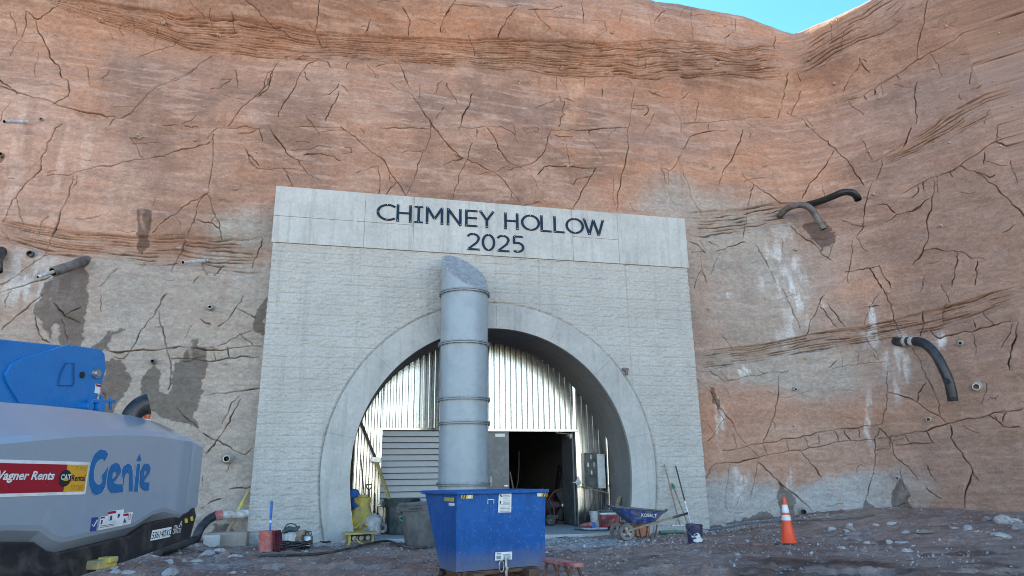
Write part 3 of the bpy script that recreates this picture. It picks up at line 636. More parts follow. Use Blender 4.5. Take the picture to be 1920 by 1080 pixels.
def build_portal():
    h = .0155
    x = np.arange(PX0, PX1+.001, (PX1-PX0)/690); z = np.arange(-.35, PZH+.001, (PZH+.35)/455)
    X, Z = np.meshgrid(x, z, indexing='ij')
    cw = .252; wob = .012*(fbm(X*1.5, Z*4, 101, 2)-.5)
    q = (Z+wob)/cw; k = np.floor(q); fr = q-k
    joint = np.minimum(fr, 1-fr)*cw
    chis = fbm(X/.11+k*7.7, Z/.055, 102, 4, .55); rid = 1-np.abs(2*fbm(X/.16+k*3.1, Z/.07+k, 103, 4)-1)
    D = .034*(rid-.6)+.034*(chis-.5)+.012*(fbm(X/.7, Z/.5, 104, 3)-.5)
    face = sstep(.0, .022, joint)
    D = D*face-.013*(1-face)*(.4+1.2*vnoise(X*2.2, k*5., 109))
    # short upright joints between stones in a course, and full height panel joints
    L = .75+.6*_h(k.astype(int), k.astype(int)*0, 105); u = X/L+13.7*_h(k.astype(int), k.astype(int)*0+1, 106); du = np.minimum(u-np.floor(u), 1-(u-np.floor(u)))*L
    on = _h(k.astype(int), np.floor(u+.5).astype(int), 107) > .72
    D -= np.where(on, .012*(1-sstep(0, .02, du)), 0)
    for jx in (-2.9, .05, 4.55, 6.95):
        D -= .03*(1-sstep(.0, .016, np.abs(X-jx)))
    ad = arch_dist(X, Z, RO)
    D = np.where(ad < .10, D-.05*(1-sstep(.0, .07, ad)), D)
    P = np.stack([X, -D-.0, Z], -1)
    keep_v = ad > -.12
    kq = keep_v[:-1, :-1] & keep_v[1:, :-1] & keep_v[1:, 1:] & keep_v[:-1, 1:]
    m, t, b = _nodes('split_face_concrete')
    f = noise(t, .8, 7, .7); f2 = noise(t, 22, 6, .7); f3 = noise(t, 1.6, 6, .7, stretch=(3, 3, .2))
    c = mixc(t, ramp(t, f, [(.3, 0.), (.7, 1.)]), (.42, .40, .37), (.53, .507, .475))
    c = mixc(t, ramp(t, f3, [(.52, 0.), (.75, .5)]), c, (.30, .285, .265))
    c = mixc(t, 1., c, ramp(t, f2, [(.25, .78), (.75, 1.18)]), 'MULTIPLY')
    t.links.new(c, b.inputs['Base Color']); b.inputs['Roughness'].default_value = .93; b.inputs['Specular IOR Level'].default_value = .2
    bump(t, b, noise(t, 60, 6, .7), .5, .012)
    o = np_grid('split_face_wall', P, m, kq); o.parent = portal
    # body behind the face (sides, top) left open where the tunnel runs
    mb = MB()
    mb.box((PX0+.06, .95, 3.9), (.12, 1.86, 8.5)); mb.box((PX1-.06, .95, 3.9), (.12, 1.86, 8.5)); mb.box(((PX0+PX1)/2, .95, PZT-.10), (PX1-PX0-.26, 1.86, .16))
    mb.build('side_walls', M['conc'], portal)
    # smooth header band, split in cast panels by fine joints
    xs = [PX0-.035]+[float(on_y(px, 430, 0)[0]) for px in (683, 775, 1072, 1157)]+[PX1+.035]
    mb = MB(); zm = PZH+.70
    for i, (a, b_) in enumerate(zip(xs[:-1], xs[1:])):
        if i in (2, 4): mb.box(((a+b_)/2, .05, (PZH+.03+PZT)/2), (b_-a-.006, .2, PZT-PZH-.03))
        else:
            for (z0, z1) in ((PZH+.03, zm-.004), (zm+.004, PZT)):
                mb.box(((a+b_)/2, .05, (z0+z1)/2), (b_-a-.006, .2, z1-z0))
    mb.box(((PX0+PX1)/2, .07, (PZH+PZT)/2+.02), (PX1-PX0+.03, .2, PZT-PZH-.06))
    mb.box(((PX0+PX1)/2, .04, PZH+.012), (PX1-PX0+.02, .10, .03))
    mb.build('header_band', M['conc_head'], portal, bevel=.006)
    # ring
    mb = MB(); po = arch_path(RO); pi = arch_path(RI); n = len(po); vs = []; fs = []
    for i in range(n):
        a, c = Vector((po[i][0], 0, po[i][1])), Vector((pi[i][0], 0, pi[i][1])); d = (c-a).normalized()
        for p, y in ((a, .12), (a, -.018), (a+d*.018, -.036), (c-d*.004, -.036), (c, -.032), (c, .40)): vs.append((p.x, y, p.z))
    for i in range(n-1):
        for k in range(5): fs.append((i*6+k, i*6+k+1, (i+1)*6+k+1, (i+1)*6+k))
    mb.add(vs, fs); o = mb.build('arch_ring', M['conc'], portal, smooth=12)
    for ang in (12, 42, 66, 90, 114, 138, 168):
        mb = MB(); a = R_(ang); d = Vector((math.cos(a), 0, math.sin(a))); c = Vector((ACX, -.037, ACZ))
        mb.bar(c+d*(RI+.05), c+d*(RO-.04), .008, .006, (0, 1, 0))
        mb.build('arch_joint', M['conc_dark'], portal)
    # barrel of the tunnel
    vs = []; fs = []; pi = arch_path(RI-.003); ys = [.06, 1.0, 1.9, 4, 8, 14]; m_ = len(ys)
    for p in pi:
        for y in ys: vs.append((p[0], y, p[1]))
    for i in range(n-1):
        for k in range(m_-1): fs.append((i*m_+k, i*m_+k+1, (i+1)*m_+k+1, (i+1)*m_+k))
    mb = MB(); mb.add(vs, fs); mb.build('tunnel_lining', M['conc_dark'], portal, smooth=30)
    mb = MB(); mb.box((ACX, 13.9, 2.4), (7.2, .1, 5.6)); mb.build('added_end_cap', M['void'], portal)  # added cap shuts sun out of the barrel, coloured as darkness
build_portal()
# ------------------------------------------------------------------ letters (strokes of flat plate, bolted on)
def arc(cx, cz, rx, rz, a0, a1, n=22):
    return [(cx+rx*math.cos(R_(a0+(a1-a0)*k/n)), cz+rz*math.sin(R_(a0+(a1-a0)*k/n))) for k in range(n+1)]
GL = {'C': ([arc(.46, .5, .40, .43, 48, 312, 30)], .72, [(.42, .93), (.06, .5), (.42, .07)]),
      'H': ([[(.12, 0), (.12, 1)], [(.62, 0), (.62, 1)], [(.12, .52), (.62, .52)]], .75, [(.12, .06), (.12, .94), (.62, .06), (.62, .94)]),
      'I': ([[(.2, 0), (.2, 1)], [(.03, .055), (.37, .055)], [(.03, .945), (.37, .945)]], .42, [(.2, .06), (.2, .94)]),
      'M': ([[(.12, 0), (.12, 1)], [(.72, 0), (.72, 1)], [(.14, .93), (.42, .30)], [(.70, .93), (.42, .30)]], .85, [(.12, .06), (.12, .92), (.72, .06), (.72, .92), (.42, .33)]),
      'N': ([[(.12, 0), (.12, 1)], [(.62, 0), (.62, 1)], [(.13, .94), (.61, .06)]], .75, [(.12, .06), (.12, .92), (.62, .08), (.62, .94)]),
      'E': ([[(.12, 0), (.12, 1)], [(.12, .055), (.58, .055)], [(.12, .52), (.56, .52)], [(.12, .945), (.58, .945)]], .64, [(.12, .06), (.12, .94), (.54, .06), (.54, .94)]),
      'Y': ([[(.33, 0), (.33, .46)], [(.05, 1), (.33, .44)], [(.61, 1), (.33, .44)]], .64, [(.33, .06), (.08, .93), (.58, .93)]),
      'O': ([arc(.44, .5, .36, .43, 0, 360, 40)], .80, [(.44, .93), (.44, .07)]),
      'L': ([[(.12, 0), (.12, 1)], [(.12, .055), (.56, .055)]], .57, [(.12, .06), (.12, .94), (.52, .06)]),
      'W': ([[(.06, 1), (.28, .02)], [(.28, .02), (.48, .96)], [(.48, .96), (.70, .02)], [(.70, .02), (.92, 1)]], .98, [(.07, .94), (.28, .07), (.48, .9), (.70, .07), (.90, .94)]),
      '2': ([arc(.30, .70, .25, .24, 160, -18, 16)+[(.47, .46), (.10, .07)], [(.06, .055), (.60, .055)]], .66, [(.30, .94), (.10, .06), (.56, .06)]),
      '0': ([arc(.33, .5, .25, .44, 0, 360, 36)], .68, [(.33, .94), (.33, .06)]),
      '5': ([[(.14, .95), (.56, .95)], [(.15, .95), (.15, .52)], arc(.30, .32, .26, .26, 122, -128, 20)], .66, [(.17, .94), (.54, .94), (.3, .06)])}
def ribbon(pts, wd):
    closed = math.hypot(pts[0][0]-pts[-1][0], pts[0][1]-pts[-1][1]) < 1e-6
    n = len(pts); L = []; Rr = []
    for i in range(n):
        a = pts[i-1] if i else (pts[-2] if closed else pts[0]); b = pts[(i+1)] if i < n-1 else (pts[1] if closed else pts[-1])
        if not closed and i == 0: a = pts[0]
        d = Vector((b[0]-a[0], b[1]-a[1])).normalized(); nn = Vector((-d.y, d.x))*wd/2
        L.append((pts[i][0]+nn.x, pts[i][1]+nn.y)); Rr.append((pts[i][0]-nn.x, pts[i][1]-nn.y))
    return L, Rr
def stroke_solid(mb, pts, wd, th, f, mi=0):
    """f maps (u, v, depth) to a point; a plate of thickness th along the stroke"""
    L, Rr = ribbon(pts, wd); n = len(pts); vs = []; fs = []
    for i in range(n):
        for (p, d) in ((L[i], 0), (Rr[i], 0), (L[i], th), (Rr[i], th)): vs.append(f(p[0], p[1], d))
    for i in range(n-1):
        a, b = i*4, (i+1)*4
        fs += [(a+2, a+3, b+3, b+2), (a, b, b+1, a+1), (a, a+2, b+2, b), (a+1, b+1, b+3, a+3)]
    fs += [(0, 1, 3, 2), (n*4-4, n*4-2, n*4-1, n*4-3)]
    mb.add(vs, fs, mi)
def sign_line(txt, pa, pb, ptop):
    A = Vector(on_y(*pa, -.05)); B = Vector(on_y(*pb, -.05)); H = (Vector(on_y(*ptop, -.05))-A).z
    tot = sum(GL[c][1] if c != ' ' else .36 for c in txt); cur = 0; W = B.x-A.x
    for c in txt:
        if c == ' ': cur += .36; continue
        st, adv, bolts = GL[c]; k = W/tot
        org = Vector((A.x+cur*k, -.055, A.z+(B.z-A.z)*cur/tot))
        mb = MB()
        for i, s_ in enumerate(st):
            stroke_solid(mb, s_, .104 if c not in 'I' or i == 0 else .09, 1, lambda u, v, d: org+Vector((u*k, -(.004+.012*d+.0015*i*d), v*H)))
        L = mb.build('letter', M['navy_letter'], portal)
        for (u, v) in bolts:
            bb = MB(); p = org+Vector((u*k, -.016, v*H)); bb.cyl(p, p+Vector((0, -.018, 0)), .012, .009, 8)
            bb.build('bolt', M['white_pl'], L)
        cur += adv
sign_line('CHIMNEY HOLLOW', (705, 413), (1134, 443), (705, 380.5))
sign_line('2025', (874, 468.5), (985, 475), (874, 436))

# ------------------------------------------------------------------ tunnel floor
mb = MB(); mb.prism([(-.05, -.25), (1.5, -.55), (3.4, -.4), (5.2, -.7), (6.85, -.3), (6.9, 13.8), (-.05, 13.8)], .34, z0=-.26)
tag(mb.build('tunnel_floor', M['conc'], None, bevel=.02), 'pale dusty concrete slab at the tunnel mouth', 'floor', kind='structure')
FZ = .085

# ------------------------------------------------------------------ corrugated bulkhead
BY = 1.78
bulk = thing('tunnel_bulkhead', 'corrugated galvanised steel bulkhead with louvre and double door closing the arch', 'bulkhead', (ACX, BY, FZ))
DX0, DX1, DZ1 = 3.05, 5.93, 2.52          # double door
LX0, LX1, LZ0, LZ1 = .80, 2.30, .72, 2.52   # louvre
def ztop(x): 
    d = RI*RI-(x-ACX)**2; return ACZ+math.sqrt(max(d, 0.))+.01
def build_bulk():
    pitch = .152; prof = [(0, 0), (.050, 0), (.074, .065), (.128, .065)]   # trapezoid decking
    xs = []
    x = ACX-RI-.05
    while x < ACX+RI+.1:
        for (u, d) in prof: xs.append((x+u, d))
        x += pitch
    mb = MB()
    def strip(z0f, z1f, x0, x1):
        pts = [(x0, .02)]+[p for p in xs if x0+.004 < p[0] < x1-.004]+[(x1, .02)]
        vs = []; fs = []
        for (px, d) in pts:
            z0, z1 = z0f(px), z1f(px)
            vs += [(px-ACX, -d, z0-FZ), (px-ACX, -d, max(z1, z0+.001)-FZ)]
        for i in range(len(pts)-1): fs.append((2*i, 2*i+2, 2*i+3, 2*i+1))
        mb.add(vs, fs)
    lo = lambda x: .02
    strip(lo, ztop, ACX-RI+.02, LX0-.03)
    strip(lambda x: DZ1+.03, ztop, LX0-.03, DX1+.06)
    strip(lo, lambda x: LZ0-.03, LX0-.03, LX1)
    strip(lo, lambda x: DZ1+.03, LX1, DX0-.06)
    strip(lo, ztop, DX1+.06, ACX+RI-.02)
    mb.build('corrugated_sheet', M['galv'], bulk)
    t = lambda x, y, z: (x-ACX, y, z-FZ)
    # louvre
    mb = MB()
    mb.box(t((LX0+LX1)/2, -.06, LZ1+.03), (LX1-LX0+.12, .09, .06)); mb.box(t((LX0+LX1)/2, -.05, LZ0-.02), (LX1-LX0+.10, .07, .05))
    for x in (LX0-.015, LX1+.015): mb.box(t(x, -.05, (LZ0+LZ1)/2), (.06, .07, LZ1-LZ0-.004))
    lf = mb.build('louvre_frame', M['galv'], bulk, bevel=.005)
    mb = MB(); n = 12; hgt = (LZ1-LZ0)/n
    for i in range(n):
        z = LZ0+hgt*(i+.5)
        pr = [(-.085, -hgt*.50), (-.090, -hgt*.40), (-.015, hgt*.36), (.0, hgt*.40), (.0, hgt*.32), (-.078, -hgt*.5)]
        vs = [t(x, p[0], z+p[1]) for x in (LX0+.015, LX1-.015) for p in pr]
        mb.add(vs, [(k, (k+1) % 6, 6+(k+1) % 6, 6+k) for k in range(6)]+[tuple(range(6)), tuple(range(6, 12))])
    mb.box(t((LX0+LX1)/2, .06, (LZ0+LZ1)/2), (LX1-LX0, .02, LZ1-LZ0), mi=1)  # dark backing sheet paints the shade in the gaps between blades
    mb.build('louvre_blades', [mat('louvre_grey', (.60, .59, .585), .5, 0, var=.04, bmp=0), M['door']], bulk)
    # door frame
    mb = MB()
    mb.box(t((DX0+DX1)/2, -.055, DZ1+.005), (DX1-DX0+.14, .13, .06))
    for x in (DX0-.035, DX1+.035): mb.box(t(x, -.055, DZ1/2+.02), (.07, .128, DZ1-.09))
    mb.build('door_frame', M['galv'], bulk, bevel=.006)
    # closed left leaf and open right leaf
    MX = (DX0+DX1)/2-.38
    mb = MB(); mb.box(t((DX0+MX)/2, -.02, FZ+.02+(DZ1-.03-FZ-.02)/2), (MX-DX0-.01, .05, DZ1-.05-FZ))
    lf = mb.build('door_leaf', M['door'], bulk, bevel=.004)
    mb = MB(); mb.box(t(MX-.24, -.052, DZ1-.12), (.26, .012, .08)); mb.build('door_sign', M['white_lbl'], lf)
    mb = MB(); mb.cyl(t(MX-.10, -.05, 1.12), t(MX-.10, -.10, 1.12), .02); mb.bar(t(MX-.16, -.10, 1.12), t(MX-.04, -.10, 1.12), .025, .03); mb.build('handle', M['steel'], lf)
    mb = MB(); mb.box(t(MX-.18, -.075, 1.02), (.55, .05, .05)); mb.build('push_bar', M['galv'], lf)
    mb = MB(); mb.box(t(DX1-.03, .50, FZ+.02+(DZ1-.03-FZ-.02)/2), (.05, .95, DZ1-.05-FZ))
    lf = mb.build('door_leaf', M['door'], bulk, bevel=.004); lf['label'] = 'open dark grey door leaf swung into the tunnel'
    mb = MB(); mb.box(t(DX1-.075, .30, DZ1-.10), (.05, .28, .07)); mb.bar(t(DX1-.08, .20, DZ1-.06), t(DX1-.5, .02, DZ1-.05), .02, .02); mb.box(t(DX1-.10, -.02, DZ1-.14), (.07, .06, .12)); mb.build('door_closer', M['white_pl'], lf)
    mb = MB(); mb.cyl(t(DX1-.055, .14, 1.15), t(DX1-.14, .14, 1.15), .022); mb.bar(t(DX1-.13, .14, 1.15), t(DX1-.13, .32, 1.15), .025, .03); mb.build('handle', M['black'], lf)
    mb = MB(); mb.lathe([(0, .03), (.05, .03), (.075, .015), (.08, 0), (0, 0)], t(DX1+.03, -.12, 1.18), 20, Matrix.Rotation(R_(90), 3, 'X')); mb.box(t(DX1+.03, -.128, 1.18), (.06, .02, .30)); mb.bar(t(DX1+.02, -.16, 1.18), t(DX1-.14, -.17, 1.18), .03, .03)
    mb.build('lock_plate', M['white_pl'], bulk, smooth=40)
build_bulk()

# ------------------------------------------------------------------ ventilation duct
DC = Vector((float(on_y(870, 700, -.8)[0]), -.8, 0)); DR = .548
duct = thing('ventilation_duct', 'tall grey steel ventilation duct with flanged joints and a slanted mesh outlet', 'duct', (DC.x, DC.y, float(ground_z(DC.x, DC.y))))
def build_duct():
    z0 = duct.location.z
    fl = [float(on_y(870, py, -.8-DR)[2])-z0 for py in (908, 791, 745, 639, 541)]
    ed = [0.]+fl
    for a, b in zip(ed[:-1], ed[1:]):
        mb = MB(); mb.lathe([(DR, a+.012), (DR, b-.012)], n=64)
        sec = mb.build('duct_section', M['duct'], duct, smooth=40)
    for z in fl:
        mb = MB(); mb.lathe([(DR-.01, z-.035), (DR+.05, z-.033), (DR+.052, z-.006), (DR+.02, z-.004), (DR+.02, z+.004), (DR+.052, z+.006), (DR+.05, z+.033), (DR-.01, z+.035)], n=64)
        for k in range(20):
            a = 2*math.pi*k/20; c = Vector((math.cos(a), math.sin(a), 0))*(DR+.034); mb.cyl(c+Vector((0, 0, z-.055)), c+Vector((0, 0, z+.052)), .011, n=6)
        mb.build('flange', M['duct_dk'], duct, smooth=30)
    # mitred outlet, low towards the viewer's right
    zt = fl[-1]; A = Vector((.42, -.91, 0)).normalized(); n = 64; hi, lo_ = 1.12, .05
    vs = []; fs = []; mid = (hi+lo_)/2; sl = (hi-lo_)/2/DR
    for k in range(n):
        a = 2*math.pi*k/n; p = Vector((math.cos(a), math.sin(a), 0)); d = p.dot(A)*DR
        vs += [tuple(p*DR+Vector((0, 0, zt+.012))), tuple(p*DR+Vector((0, 0, zt+mid-sl*d)))]
        vs += [tuple(p*(DR-.02)+Vector((0, 0, zt+mid-sl*d))), tuple(p*(DR-.02)+Vector((0, 0, zt+.012)))]
    for k in range(n):
        b = (k+1) % n
        for j in range(3): fs.append((k*4+j, b*4+j, b*4+j+1, k*4+j+1))
    mb = MB(); mb.add(vs, fs); mb.build('slanted_outlet', M['duct'], duct, smooth=40)
    # woven mesh
    mb = MB(); ux = A.cross(Vector((0, 0, 1))).normalized(); vy = (A-Vector((0, 0, sl))).normalized()
    stp = .034; c0 = Vector((0, 0, zt+mid-.012)); ell = math.sqrt(1+sl*sl)
    r = DR-.012
    k = -r
    while k < r:
        hl = math.sqrt(r*r-k*k); mb.bar(c0+ux*k-vy*hl*ell, c0+ux*k+vy*hl*ell, .011, .008, (0, 0, 1)); k += stp
    k = -r*ell
    while k < r*ell:
        hl = math.sqrt(max(r*r-(k/ell)**2, 0)); mb.bar(c0+vy*k-ux*hl, c0+vy*k+ux*hl, .011, .011, (0, 0, 1)); k += stp
    mb.build('outlet_mesh', mat('outlet_mesh_grey', (.30, .34, .38), .6, 0, bmp=0), duct)
    for k in range(24):
        mb = MB(); a = 2*math.pi*k/24; p = Vector((math.cos(a), math.sin(a), 0)); q = p*(DR-.03); d = q.dot(A); b = Vector((q.x, q.y, zt+mid-sl*d)); mb.cyl(b, b+Vector((A.x*sl, A.y*sl, 1)).normalized()*.03, .014, n=6)
        mb.build('mesh_bolt', M['white_pl'], duct)
    mb = MB(); mb.bar((DR+.06, -.05, fl[0]-.05), (DR+.06, -.05, fl[0]+.16), .05, .03, (0, 1, 0)); mb.cyl((DR+.02, -.05, fl[0]+.14), (DR+.10, -.05, fl[0]+.14), .018); mb.build('lifting_lug', M['duct_dk'], duct)
build_duct()
# ------------------------------------------------------------------ small helpers for objects
def up_at(P, py, px=None):
    if px is None: px = float(proj(np.array(P))[0])
    d = ray(px, py); t = math.hypot(P[0]-CAMP[0], P[1]-CAMP[1])/math.hypot(d[0], d[1]); return float(CAMP[2]+t*d[2])
def OY(px, py, y): return Vector([float(v) for v in on_y(px, py, y)])
def text_part(name, s, material, parent, org, X, Y, width=None, height=.1, depth=.002, shear=0., bold=0., anchor='L'):
    """flat raised lettering: X and Y are the reading and upright directions in the parent's space"""
    cu = bpy.data.curves.new('lettering', 'FONT'); cu.body = s; cu.size = 1; cu.shear = shear; cu.offset = bold; cu.resolution_u = 3
    to = bpy.data.objects.new('lettering', cu); COL.objects.link(to)
    dg = bpy.context.evaluated_depsgraph_get(); dg.update()
    me = bpy.data.meshes.new_from_object(to.evaluated_get(dg)); bpy.data.objects.remove(to); bpy.data.curves.remove(cu)
    me.name = name
    xs = [v.co.x for v in me.vertices]; ys = [v.co.y for v in me.vertices]
    x0, x1 = min(xs), max(xs); y0, y1 = min(ys), max(ys)
    ky = height/(y1-y0); kx = (width/(x1-x0)) if width else ky
    X = Vector(X).normalized(); Y = Vector(Y).normalized(); Nn = X.cross(Y); org = Vector(org)
    for v in me.vertices:
        v.co = org+X*((v.co.x-x0)*kx)+Y*((v.co.y-y0)*ky)+Nn*depth
    me.materials.clear(); me.materials.append(material)
    o = bpy.data.objects.new(name, me); COL.objects.link(o); o.parent = parent
    return o
def hollow(mb, pts, r, n=16, wall=.84, mi=(0, 1)):
    pts = [Vector(p) for p in pts]; rs = list(r) if isinstance(r, (list, tuple)) else [r]*len(pts)
    o0 = len(mb.v); mb.tube(pts, rs, n, False, mi[0]); o1 = len(mb.v); mb.tube(pts, [k*wall for k in rs], n, False, mi[1])
    m = len(pts)
    for base_ in (0, (m-1)*n):
        mb.add([], []); mb.f += [(o0+base_+k, o0+base_+(k+1) % n, o1+base_+(k+1) % n, o1+base_+k) for k in range(n)]; mb.mi += [mi[0]]*n
    mb.f.append(tuple(o1+k for k in range(n))); mb.mi.append(mi[1])
def smooth_path(pts, n=6):
    pts = [Vector(p) for p in pts]; out = []
    for i in range(len(pts)-1):
        p0 = pts[max(i-1, 0)]; p1 = pts[i]; p2 = pts[i+1]; p3 = pts[min(i+2, len(pts)-1)]
        for k in range(n):
            t = k/n; out.append(.5*((2*p1)+(p2-p0)*t+(2*p0-5*p1+4*p2-p3)*t*t+(3*p1-p0-3*p2+p3)*t**3))
    return out+[pts[-1]]

# ------------------------------------------------------------------ boom lift
LA = np.array([-2.5318, -10.2528, 0.]); LD = np.array([.3516, .93615, 0.]); LN = np.array([.93615, -.3516, 0.])
lift = thing('boom_lift', 'blue and grey articulated boom lift with its counterweight hood at the left edge', 'boom lift', LA, math.atan2(LD[1], LD[0]))
def LP(px, py, b=0.):
    P = on_plane(px, py, LA+LN*b, LN); return float((P-LA) @ LD), float(P[2])
def LV(px, py, b=0.):
    a, z = LP(px, py, b); return Vector((a, -b, z))
M['hood'] = mat('glossy_grey_hood', (.29, .335, .39), .34, .0, var=.03, vs_=1.5, dirt=(.27, .305, .35), damt=.15, ds=3, bmp=.006, bs=30, coat=.8, rvar=.05)
M['boom'] = mat('boom_blue_paint', (.002, .175, .46), .33, var=.04, dirt=(.01, .12, .40), damt=.15, bmp=.01, coat=.3)
M['genie_blue'] = mat('decal_blue', (.006, .13, .33), .35, var=.03, bmp=0)
M['decal_pale'] = mat('decal_pale_grey', (.52, .57, .62), .4, var=.03, bmp=0)
M['decal_red'] = mat('decal_red', (.36, .010, .024), .35, var=.03, bmp=0)
M['decal_gold'] = mat('decal_gold', (.74, .36, .03), .4, var=.03, bmp=0)
M['decal_brown'] = mat('decal_brown', (.45, .21, .03), .4, var=.03, bmp=0)
M['decal_navy'] = mat('decal_navy', (.03, .06, .24), .4, var=.03, bmp=0)
M['hi_yel'] = mat('hazard_yellow', (.72, .55, .05), .5, var=.1, dirt=(.3, .25, .15), damt=.3)
def build_lift():
    ast = [-2.6, -1.2, 0., .30, .60, .74, .86, 1.3, 1.73, 1.97, 2.15, 2.47, 2.60, 2.74, 2.88]
    zb = np.interp(ast, [-2.6, .25, .60, .72, .84, 1.85, 1.99, 2.65, 2.9], [.90, .86, .83, .76, .72, .80, .89, .94, 1.0])
    zc = np.interp(ast, [-2.6, 0, .56, 1.09, 1.83, 2.49, 2.8], [1.48, 1.63, 1.70, 1.765, 1.80, 1.775, 1.74])
    zt = np.interp(ast, [-2.6, .4, 1.1, 2.0, 2.4, 2.88], [1.92, 1.955, 1.985, 1.985, 1.955, 1.845])
    vs = []; fs = []; k = 10
    for i, a in enumerate(ast):
        sh = 0 if a <= 2.5 else -.09*(a-2.47)/.41
        tk = -.13 if a < 2.4 else -.05; sec = [(-1.6, zb[i]), (tk, zb[i]), (-.012, zb[i]+.12*tk/-.13), (0, zb[i]+.16*tk/-.13), (0, zc[i]-.05), (-.035, zc[i]), (-.38, zt[i]-.015), (-.46, zt[i]), (-1.0, zt[i]+.02), (-1.6, zt[i]-.03)]
        for (b, z) in sec: vs.append((a, -(b+sh if b > -1.5 else b), z))
    for i in range(len(ast)-1):
        for j in range(k-1): fs.append((i*k+j, i*k+j+1, (i+1)*k+j+1, (i+1)*k+j))
    fs += [tuple(range(k)), tuple((len(ast)-1)*k+j for j in range(k))]
    mb = MB(); mb.add(vs, fs); hood = mb.build('engine_hood', M['hood'], lift, smooth=14, bevel=.02, seg=3)
    # dark chassis below the hood
    top = [(a, float(np.interp(a, ast, zb))+.04) for a in (-2.6, .3, .6, .74, .86, 1.73, 1.97, 2.45)]+[(2.74, 1.04)]
    bot = [(2.79, .95), (2.72, .725), (1.9, .62), (1.17, .55), (.37, .53), (-2.6, .50)]
    MX = Matrix(((1, 0, 0), (0, 0, 1), (0, 1, 0)))        # (a, z, depth) -> (a, depth, z)
    mb = MB(); mb.prism(top+bot, 1.5, MX, z0=.035); mb.build('turntable', M['black'], lift, bevel=.012)
    for a, y in ((-1.4, .35), (-1.4, 1.75), (-3.6, .35), (-3.6, 1.75)):
        mb = MB(); Mx = Matrix.Rotation(R_(90), 3, 'X')
        mb.lathe([(.0, -.16), (.28, -.16), (.44, -.15), (.48, -.10), (.48, .10), (.44, .15), (.28, .16), (0, .16)], (a, y, .48), 32, Mx); wh = mb.build('wheel', M['rubber'], lift, smooth=35)
        mb = MB(); mb.lathe([(0, .17), (.12, .19), (.20, .175), (.27, .12), (.27, -.165), (0, -.165)], (a, y, .48), 24, Mx); mb.build('rim', M['boom'], wh, smooth=35)
    mb = MB(); mb.box((-2.5, 1.05, .62), (3.2, 1.0, .34)); mb.build('undercarriage', M['black'], lift, bevel=.03)
    # blue boom
    pl = lambda pts, b: [LP(x, y, b) for x, y in pts]
    mb = MB(); body = pl([(120, 648), (188, 656), (196, 664), (199, 690), (190, 730), (180, 750)], -1.0)+[(2.2, 1.9), (-2.2, 1.9), (-2.2, 2.25)]
    mb.prism(body, .55, MX, z0=1.0); boom = mb.build('boom', M['boom'], lift, bevel=.012)
    mb = MB(); mb.prism(pl([(127, 646), (42, 671), (20, 683), (9, 703), (14, 718), (37, 756), (176, 768), (199, 690), (196, 663), (189, 655)], -.975), .03, MX, z0=.972); mb.build('side_plate', M['boom'], boom, bevel=.008)
    def outline(pts, b, wpx, mt, nm, th=.006, par=boom, closed=True):
        mb = MB(); p = pts+[pts[0]] if closed else pts
        stroke_solid(mb, p, wpx, th, lambda u, v, d: LV(u, v, b+d)); return mb.build(nm, mt, par)
    M['boom_dk'] = mat('boom_blue_recess', (.003, .05, .2), .4, var=.05, bmp=0)
    outline([(124, 681), (139, 681), (139, 718), (136, 723), (110, 723), (113, 703)], -.962, 1.6, M['boom_dk'], 'access_cover_seam', .003)
    mb = MB(); p = LV(154, 703, -.968); mb.cyl(p, p+Vector((0, -.006, 0)), .035, n=20); mb.build('oval_hole', M['ink'], boom)
    mb = MB(); p = LV(179, 700, -.97); mb.lathe([(0, .045), (.035, .045), (.04, .03), (.052, .03), (.058, 0), (0, 0)], p, 24, Matrix.Rotation(R_(90), 3, 'X')); pv = mb.build('pivot_pin', M['steel'], boom, smooth=30)
    mb = MB(); q = LV(183, 729, -.965); mb.box(q, (.075, .005, .10)); st = mb.build('warning_sticker', M['white_lbl'], boom)
    mb = MB(); mb.box(q+Vector((0, -.004, .035)), (.072, .004, .022)); mb.build('red_heading', M['decal_red'], st)
    mb = MB(); mb.bar(LV(168, 752, -.9), LV(213, 752, -.9), .05, .035); mb.bar(LV(190, 741, -.9), LV(190, 768, -.9), .03, .03, (0, 1, 0)); mb.cyl(LV(182, 764, -.9)+Vector((0, .1, 0)), LV(182, 764, -.9)+Vector((0, -.06, 0)), .055, n=20); mb.cyl(LV(166, 762, -.9)+Vector((0, .1, 0)), LV(166, 762, -.9)+Vector((0, -.03, 0)), .045, n=20); mb.cyl(LV(207, 745, -.9), LV(207, 768, -.9), .018); mb.build('hinge_bracket', M['boom'], lift, bevel=.004)
    # exhaust
    pth = smooth_path([LV(240, 804, -.55), LV(244, 784, -.54), LV(253, 771, -.52), LV(266, 761, -.48), LV(279, 757, -.43)], 5)
    mb = MB(); hollow(mb, pth, [.085+.03*i/(len(pth)-1) for i in range(len(pth))], 20, .9); mb.build('exhaust_pipe', [M['black'], M['void']], lift, smooth=40)
    mb = MB(); p = LV(276, 777, -.75); mb.lathe([(.035, -.05), (.04, .0), (.036, .05), (.02, .065), (0, .066)], p, 16); bc = mb.build('beacon', mat('orange_lens', (.75, .12, .02), .25, var=.05, bmp=0), lift, smooth=40)
    mb = MB(); mb.cyl(p-Vector((0, 0, .09)), p-Vector((0, 0, .052)), .045); mb.build('beacon_base', M['white_lbl'], bc)
    # decals -------------------------------------------------------
    X, Z = Vector((1, 0, 0)), Vector((0, 0, 1)); b0 = .003
